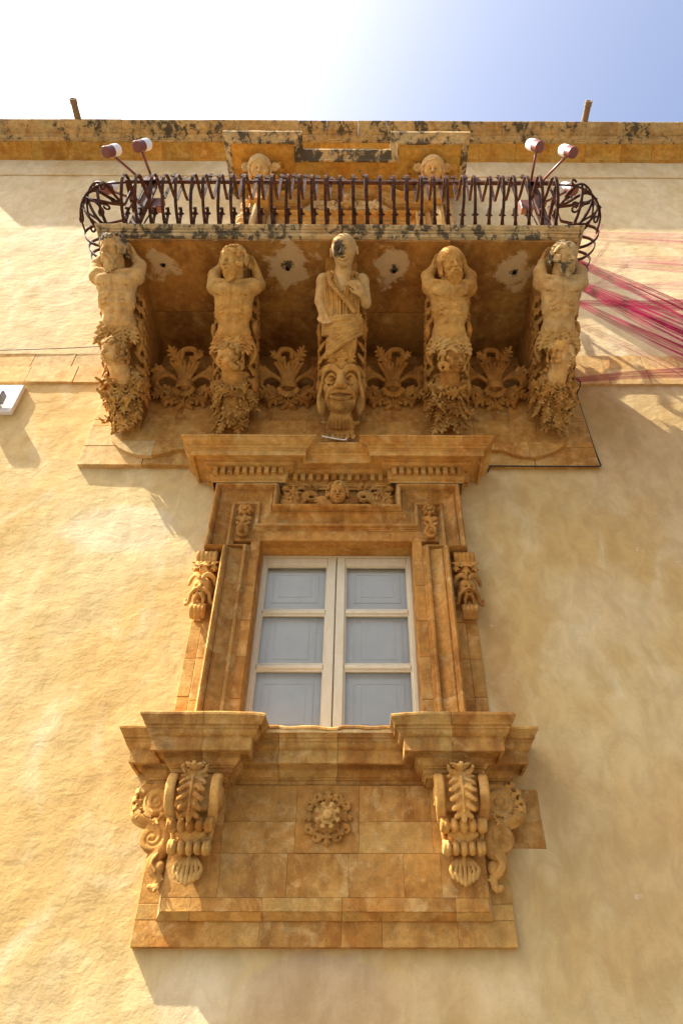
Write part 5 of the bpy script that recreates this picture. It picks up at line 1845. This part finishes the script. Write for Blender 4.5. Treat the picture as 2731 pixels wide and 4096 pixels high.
for sg in (-1, 1):
    S.ell((sg * .045, .09, .115), (.03, .02, .03), .006, '-'); S.ell((sg * .045, .09, .095), .018, .003)
    S.chain(smooth_path([(sg * .01, .125, .11), (sg * .06, .145, .10), (sg * .10, .11, .07)], 5), .016, .003)
    S.chain(smooth_path([(0, -.02, .11), (sg * .05, -.03, .10), (sg * .09, -.07, .06)], 5), .02, .003)
    for (cx, cz, r) in ((.20, .04, .085), (.34, .0, .07)):
        for j in range(2):
            S.chain(spiral_pts((sg * cx, cz, .04 + .012 * j), (sg, 0, 0), (0, 1, 0), r - .02 * j, .02, 2.2, -1.4, 28), [.022, .013], .003)
    leaf(S, [(sg * .10, -.06, .04), (sg * .22, -.10, .06), (sg * .34, -.09, .05)], .08, (0, 0, 1), 5, .004)
    leaf(S, [(sg * .27, .05, .04), (sg * .36, .08, .06), (sg * .44, .05, .06)], .07, (0, 0, 1), 4, .004)
    for i in range(4):
        S.ell((sg * (.40 + .025 * (i % 2)), -.08 + .035 * i, .05), .028, .004)
leaf(S, [(0, .16, .06), (0, .22, .08), (0, .28, .07)], .07, (0, 0, 1), 4, .004)
o = S.obj('pediment_carving', 'carved_pale', None, wall_frame(0, -.12, 10.42))
tag(o, 'leaf carving with a grotesque face in the doorway pediment', 'pediment carving')
for s, lb in ((-1, 'hanging fruit garland on the left side of the balcony doorway'), (1, 'hanging fruit garland on the right side of the balcony doorway')):
    rng = np.random.default_rng(5)
    S = Sculpt((-.10, -.75, -.03), (.10, .05, .14), .010)
    for i in range(26):
        S.ell((rng.uniform(-.035, .035), -.70 * i / 25, .04 + rng.uniform(0, .03)), rng.uniform(.03, .045), .004)
    o = S.obj('fruit_garland', 'carved_pale', None, wall_frame(s * 1.33, -.06, 10.60))
    tag(o, lb, 'garland', 'garlands beside the balcony doorway')
# ------------------------------------------------------------------ wrought iron railing
rail = thing('balcony_railing', 'rusty wrought iron pot bellied railing round the balcony', 'railing', (0, -1.3, 7.475))
YB, XB, ZB = -1.32, 2.09, 7.475       # line of the foot of the bars
BAR = [(-.02, .0), (.06, .02), (.16, .07), (.25, .17), (.305, .29), (.29, .39), (.215, .45), (.12, .475), (.045, .51), (.0, .54), (-.005, .60), (0, .75), (0, .95), (0, 1.06)]
HOOK = [(.0, .0), (.035, .05), (.05, .12), (.07, .165), (.095, .17), (.105, .15), (.10, .13)]
def strip(path, width, thick, tw=None):
    """flat bar bent along a path in the (out, up) plane; local x across"""
    P_ = [Vector((0, -p[0], p[1])) for p in path]
    v = []; f = []
    for i, p in enumerate(P_):
        t = (P_[min(i + 1, len(P_) - 1)] - P_[max(i - 1, 0)]).normalized()
        n = Vector((0, t.z, -t.y))
        for sx, sn in ((-1, -1), (1, -1), (1, 1), (-1, 1)):
            v.append(p + Vector((sx * width / 2, 0, 0)) + n * sn * thick / 2)
    for i in range(len(P_) - 1):
        for k in range(4):
            k2 = (k + 1) % 4
            f.append((4 * i + k, 4 * i + k2, 4 * i + 4 + k2, 4 * i + 4 + k))
    f.append((0, 1, 2, 3)); e = 4 * (len(P_) - 1); f.append((e + 3, e + 2, e + 1, e))
    return v, f
bp = smooth_path([(p[0], p[1]) for p in BAR], 3)
v, f = strip(bp, .026, .009)
bar_me = mesh_of(v, f, False, 'baluster'); bar_me.materials.append(M['iron'])
# leaf collar at the foot (curled hook with two pointed leaves) and small cross leaf at the top
mb = MB()
v, f = strip(smooth_path(HOOK, 3), .024, .010); mb.add(v, f)
for sg in (-1, 1):
    mb.add([(sg * .010, -.050, .118), (sg * .010, -.062, .150), (sg * .036, -.060, .122), (sg * .010, -.066, .120), (sg * .010, -.074, .146)], [(0, 1, 2), (3, 2, 4), (0, 2, 3), (1, 4, 2), (0, 3, 4, 1)])
hook_me = mesh_of(mb.v, mb.f, False, 'leaf_hook'); hook_me.materials.append(M['iron'])
mb = MB()
mb.box(-.016, .016, -.009, .009, 1.0, 1.06)
for sg in (-1, 1):
    mb.add([(sg * .012, -.006, .985), (sg * .012, -.006, 1.012), (sg * .038, -.014, 1.018), (sg * .012, .008, .985), (sg * .012, .008, 1.012)], [(0, 2, 1), (3, 4, 2), (0, 3, 2), (1, 2, 4), (0, 1, 4, 3)])
top_me = mesh_of(mb.v, mb.f, False, 'top_leaf'); top_me.materials.append(M['iron'])
po = Vector(parent_origin(rail))
rg = random.Random(4)
def place_bar(x, y, rz):
    o = link('baluster', bar_me, None, rail)
    o.location = Vector((x, y, ZB)) - po
    o.rotation_euler = (rg.uniform(-.02, .02), rg.uniform(-.025, .025), rz + rg.uniform(-.05, .05))
    for me, nm in ((hook_me, 'leaf_hook'), (top_me, 'top_leaf')):
        c = link(nm, me, None, o)
        if me is hook_me:
            c.location = (.012, 0, 0)
nb = 33
for i in range(nb):
    place_bar(-1.90 + 3.80 * i / (nb - 1), YB, 0)
for i in range(9):
    y = -1.13 + .125 * i
    place_bar(-XB, y, -math.pi / 2); place_bar(XB, y, math.pi / 2)
for s in (-1, 1):
    for a in (.35, .8, 1.2):
        o = link('baluster', bar_me, None, rail)
        o.location = Vector((s * (XB - .05), YB + .05, ZB)) - po
        o.rotation_euler = (0, 0, s * a)
# handrails
def bar_box(name, x0, x1, y0, y1, z0, z1):
    m = MB().box(x0, x1, y0, y1, z0, z1); return m.build(name, 'iron', rail)
bar_box('handrail', -XB - .015, XB + .015, YB - .017, YB + .017, ZB + .915, ZB + .945)
bar_box('handrail', -XB - .017, -XB + .017, YB + .018, 0, ZB + .916, ZB + .946)
bar_box('handrail', XB - .017, XB + .017, YB + .018, 0, ZB + .916, ZB + .946)
bar_box('foot_rail', -XB, XB, YB - .010, YB + .014, ZB + .004, ZB + .022)
for s in (-1, 1):
    m = MB().box(s * 1.86 - .035, s * 1.86 + .035, YB + .02, YB + .09, ZB, ZB + 1.0)
    m.build('post', 'iron', rail)
    # C scrolls on the bellied corner
    cx, cy = s * (XB - .05), YB + .05
    def on_belly(ang, u):
        """ang: compass round the corner (0 front, 90 side); u: 0..1 along the bar profile"""
        q = bp[min(int(u * (len(bp) - 1)), len(bp) - 2)]; q2 = bp[min(int(u * (len(bp) - 1)) + 1, len(bp) - 1)]
        t = u * (len(bp) - 1) - int(u * (len(bp) - 1))
        o_ = q[0] * (1 - t) + q2[0] * t + .012; h_ = q[1] * (1 - t) + q2[1] * t
        return (cx + s * math.sin(ang) * o_, cy - math.cos(ang) * o_, ZB + h_)
    for (a0, a1, u0, u1, bend) in ((.25, 1.35, .16, .52, .25), (1.35, .3, .14, .50, -.25), (.15, .75, .30, .55, .3), (1.5, .85, .28, .56, -.3), (.5, 1.2, .06, .34, .2)):
        pts = []
        n = 26
        for i in range(n + 1):
            t = i / n
            a = a0 + (a1 - a0) * t + bend * math.sin(math.pi * t)
            pts.append(on_belly(a, u0 + (u1 - u0) * t))
        # curled ends
        for end in (0, -1):
            p0 = Vector(pts[end]); p1 = Vector(pts[1 if end == 0 else -2])
            d = (p0 - p1).normalized(); n_ = d.cross(Vector((s * .5, -.6, -.3))).normalized()
            cur = []
            r = .05
            for j in range(1, 11):
                an = j / 10 * 4.2
                rr = r * (1 - .07 * j)
                cur.append(p0 + d * math.sin(an) * rr + n_ * (1 - math.cos(an)) * rr)
            pts = ([tuple(c) for c in reversed(cur)] + pts) if end == 0 else (pts + [tuple(c) for c in cur])
        m = MB().tube(pts, .010, 5); m.build('corner_scroll', 'iron', rail)
    m = MB().tube(smooth_path([(s * (XB + .28), -1.15, ZB + .26), (s * (XB + .27), -1.32, ZB + .25), (s * (XB + .18), -1.48, ZB + .25), (s * (XB + .02), -1.57, ZB + .26), (s * (XB - .22), -1.59, ZB + .27)], 5), .009, 5)
    m.build('corner_band', 'iron', rail)

# ------------------------------------------------------------------ flood lamps on arms
def lamp(base, head, label, s):
    t = thing('flood_lamp', label, 'lamp', base, 'flood lamps on the railing corners')
    b = Vector(base); h = Vector(head)
    ax = Vector((-s * .36, .20, .90)).normalized()
    m = MB().tube([b, h + ax * .05], .0125, 8); m.build('arm', 'lamp_paint', t, smooth=True)
    m = MB(); m.lathe([(.040, -.006), (.050, -.002), (.052, .004), (.052, .085)], h, ax, 28)
    m.build('housing', 'lamp_paint', t, smooth=False)
    m = MB(); m.lathe([(.0535, .0855), (.0535, .165), (.050, .175), (.030, .18)], h, ax, 28)
    hd = m.build('diffuser', 'lamp_white', t, smooth=False)
    m = MB(); m.box(b.x - .03, b.x + .03, b.y - .025, b.y + .025, b.z - .03, b.z + .03); m.build('clamp', 'lamp_paint', t)
for s, side in ((-1, 'left'), (1, 'right')):
    p = (s * 1.90, -1.27, 8.44)
    off = 0 if s < 0 else .04
    lamp((s * 1.93, -1.30, 8.43), (s * (2.14 - off * .3), -1.68, 8.16 + off), 'outer upper flood lamp above the %s railing corner' % side, s)
    lamp((s * 1.84, -1.32, 8.42), (s * (1.885 - off), -1.68, 8.29 + off), 'inner upper flood lamp above the %s railing corner' % side, s)
    lamp((s * 1.95, -1.20, 8.24), (s * (2.26 - off), -1.33, 8.18 + off), 'low flood lamp hanging inside the %s scrolled railing corner' % side, s)
    t = thing('junction_box', 'small oxide red junction box on the %s railing post' % side, 'junction box', (s * 1.78, -1.2, 8.12), 'junction boxes on the railing')
    m = MB().block(s * 1.77 - .055, s * 1.77 + .055, -1.235, -1.17, 8.06, 8.24, .006); m.build('box', 'lamp_paint', t)
    m = MB().tube([(s * 1.80, -1.19, 8.06), (s * 1.81, -1.20, 7.95), (s * 1.82, -1.22, 7.6)], .008, 6); m.build('conduit', 'black_rubber', t)

# ------------------------------------------------------------------ tulle streamers on the right
def ribbon(a, b, wa, wb, label, mat, sag=.1, seed=0, nx=46, ny=14):
    a = np.array(a, float); b = np.array(b, float)
    d = unit(b - a)
    wv = unit(np.cross(d, V(0, 1, .35))); nn = np.cross(d, wv)
    rng = np.random.default_rng(seed)
    ph = rng.random(6) * 6.28
    v = []; uv = []
    for i in range(nx + 1):
        t = i / nx
        c = a + (b - a) * t + V(0, 0, -1) * sag * 4 * t * (1 - t)
        w = wa + (wb - wa) * t ** .8
        for j in range(ny + 1):
            u = j / ny * 2 - 1
            fold = (.35 * math.sin(u * 7 + ph[0] + t * 2) + .25 * math.sin(u * 13 + ph[1] - t * 3)) * w * .35 * (.3 + t)
            edge = .12 * w * math.sin(t * 9 + ph[2] + u)
            v.append(c + wv * (u * w * .5 + edge * .3) + nn * fold)
            uv.append((t * np.linalg.norm(b - a), j / ny))
    f = []
    for i in range(nx):
        for j in range(ny):
            q = i * (ny + 1) + j
            f.append((q, q + 1, q + ny + 2, q + ny + 1))
    org = a
    me = mesh_of([p - org for p in v], f, True, 'tulle_streamer')
    ul = me.uv_layers.new(name='UVMap')
    for li, l in enumerate(me.loops):
        ul.data[li].uv = uv[l.vertex_index]
    o = link('tulle_streamer', me, mat)
    o.location = org
    tag(o, label, 'fabric', 'tulle streamers on the right of the balcony')
    return o
# starts are knotted to the side railing, the far ends are tied off beyond the frame
S_ = [(2.30, -.78, 7.90), (2.28, -.70, 7.62), (2.26, -.62, 7.42), (2.22, -.50, 7.30), (2.16, -.40, 7.20)]
ribbon((2.36, -.95, 8.10), (4.55, -1.2, 7.52), .10, .30, 'topmost pale pink tulle streamer off the railing corner', 'tulle_pale', .06, 1)
ribbon(S_[0], (4.3, -1.1, 7.10), .06, .36, 'pale pink tulle streamer fanning out to the right just below the corner', 'tulle_pale', -.03, 2)
ribbon(S_[0], (3.72, -1.1, 5.50), .08, .26, 'upper edge strip of the dense crimson tulle bundle', 'tulle', .0, 3)
ribbon(S_[1], (3.66, -1.1, 5.42), .10, .34, 'broad dense crimson tulle streamer falling steeply to the right', 'tulle', .0, 4)
ribbon(S_[1], (3.56, -1.05, 5.30), .08, .30, 'darkest crimson tulle streamer in the middle of the bundle', 'tulle', .02, 5)
ribbon(S_[2], (3.46, -1.05, 5.16), .07, .26, 'lower crimson tulle streamer of the steep bundle', 'tulle', .0, 6)
ribbon(S_[3], (3.40, -1.0, 5.02), .05, .22, 'thin lowest crimson tulle streamer of the steep bundle', 'tulle_pale', .0, 7)
ribbon(S_[2], (4.1, -1.1, 6.60), .06, .20, 'crimson tulle streamer running almost level across the bundle', 'tulle', .02, 8)
ribbon(S_[1], (4.15, -1.1, 6.84), .05, .18, 'narrow pink tulle streamer running level above the crimson one', 'tulle_pale', .02, 9)
ribbon((2.10, -.12, 6.86), (3.9, -1.0, 5.86), .04, .16, 'crimson tulle streamer from the lowest knot near the wall', 'tulle', -.05, 10)
rng = np.random.default_rng(77)
for i, (a, b) in enumerate((((2.26, -.70, 7.60), (2.62, -.9, 8.02)), ((2.28, -.8, 7.72), (2.58, -1.0, 8.22)), ((2.24, -.62, 7.5), (2.75, -.85, 7.72)))):
    ribbon(a, b, .015, .05, ('short frayed pink tulle tail sticking up beside the corner figure', 'longest frayed pink tulle tail pointing up by the balcony end', 'low frayed pink tulle tail pointing right of the corner figure')[i], 'tulle_pale', .0, 20 + i, 14, 4)

# ------------------------------------------------------------------ small things on the wall
t = thing('wall_tablet', 'white board fixed to the wall at the left edge', 'board', (-3.30, 0, 6.47))
m = MB().block(-3.60, -3.055, -.045, .0, 6.475, 6.868, .004); m.build('board', 'tablet', t)
t = thing('wall_lamp', 'small grey lamp casing mounted on the white board', 'lamp', (-3.22, -.05, 6.55))
m = MB().block(-3.36, -3.14, -.15, -.07, 6.545, 6.66, .012); m.build('casing', 'steel', t)
m = MB().box(-3.28, -3.22, -.07, -.046, 6.57, 6.63); m.build('bracket', 'steel', t)

def cable(name, pts, r, mat, label):
    m = MB().tube(smooth_path(pts, 5), r, 6)
    o = m.build(name, mat, None, origin=tuple(pts[0]), smooth=True)
    tag(o, label, 'cable')
cable('black_cable', [(1.27, -.05, 5.70), (1.305, -.05, 5.773), (1.34, -.052, 5.774), (1.80, -.05, 5.775), (2.20, -.05, 5.776), (2.255, -.05, 5.79), (2.264, -.03, 5.86), (2.262, -.02, 6.1), (2.262, -.02, 6.70), (2.262, -.03, 6.78), (2.30, -.06, 6.86), (2.312, -.07, 6.92), (2.29, -.06, 6.97), (2.23, -.05, 7.0), (2.1, -.05, 7.04)], .0065, 'black_rubber', 'black cable along the right edge of the stone backing panel')
cable('white_cable', [(-.13, -.40, 5.765), (-.05, -.38, 5.762), (.05, -.36, 5.764), (.07, -.34, 5.79), (.07, -.10, 5.9)], .006, 'white_cable', 'short white cable lying on top of the lintel cornice')
cable('wall_wire', [(-4.6, -.035, 7.40), (-3.6, -.035, 7.435), (-2.9, -.035, 7.475), (-2.36, -.035, 7.525), (-2.14, -.04, 7.535)], .005, 'wire', 'thin wire strung across the wall left of the balcony')

bpy.context.view_layer.update()
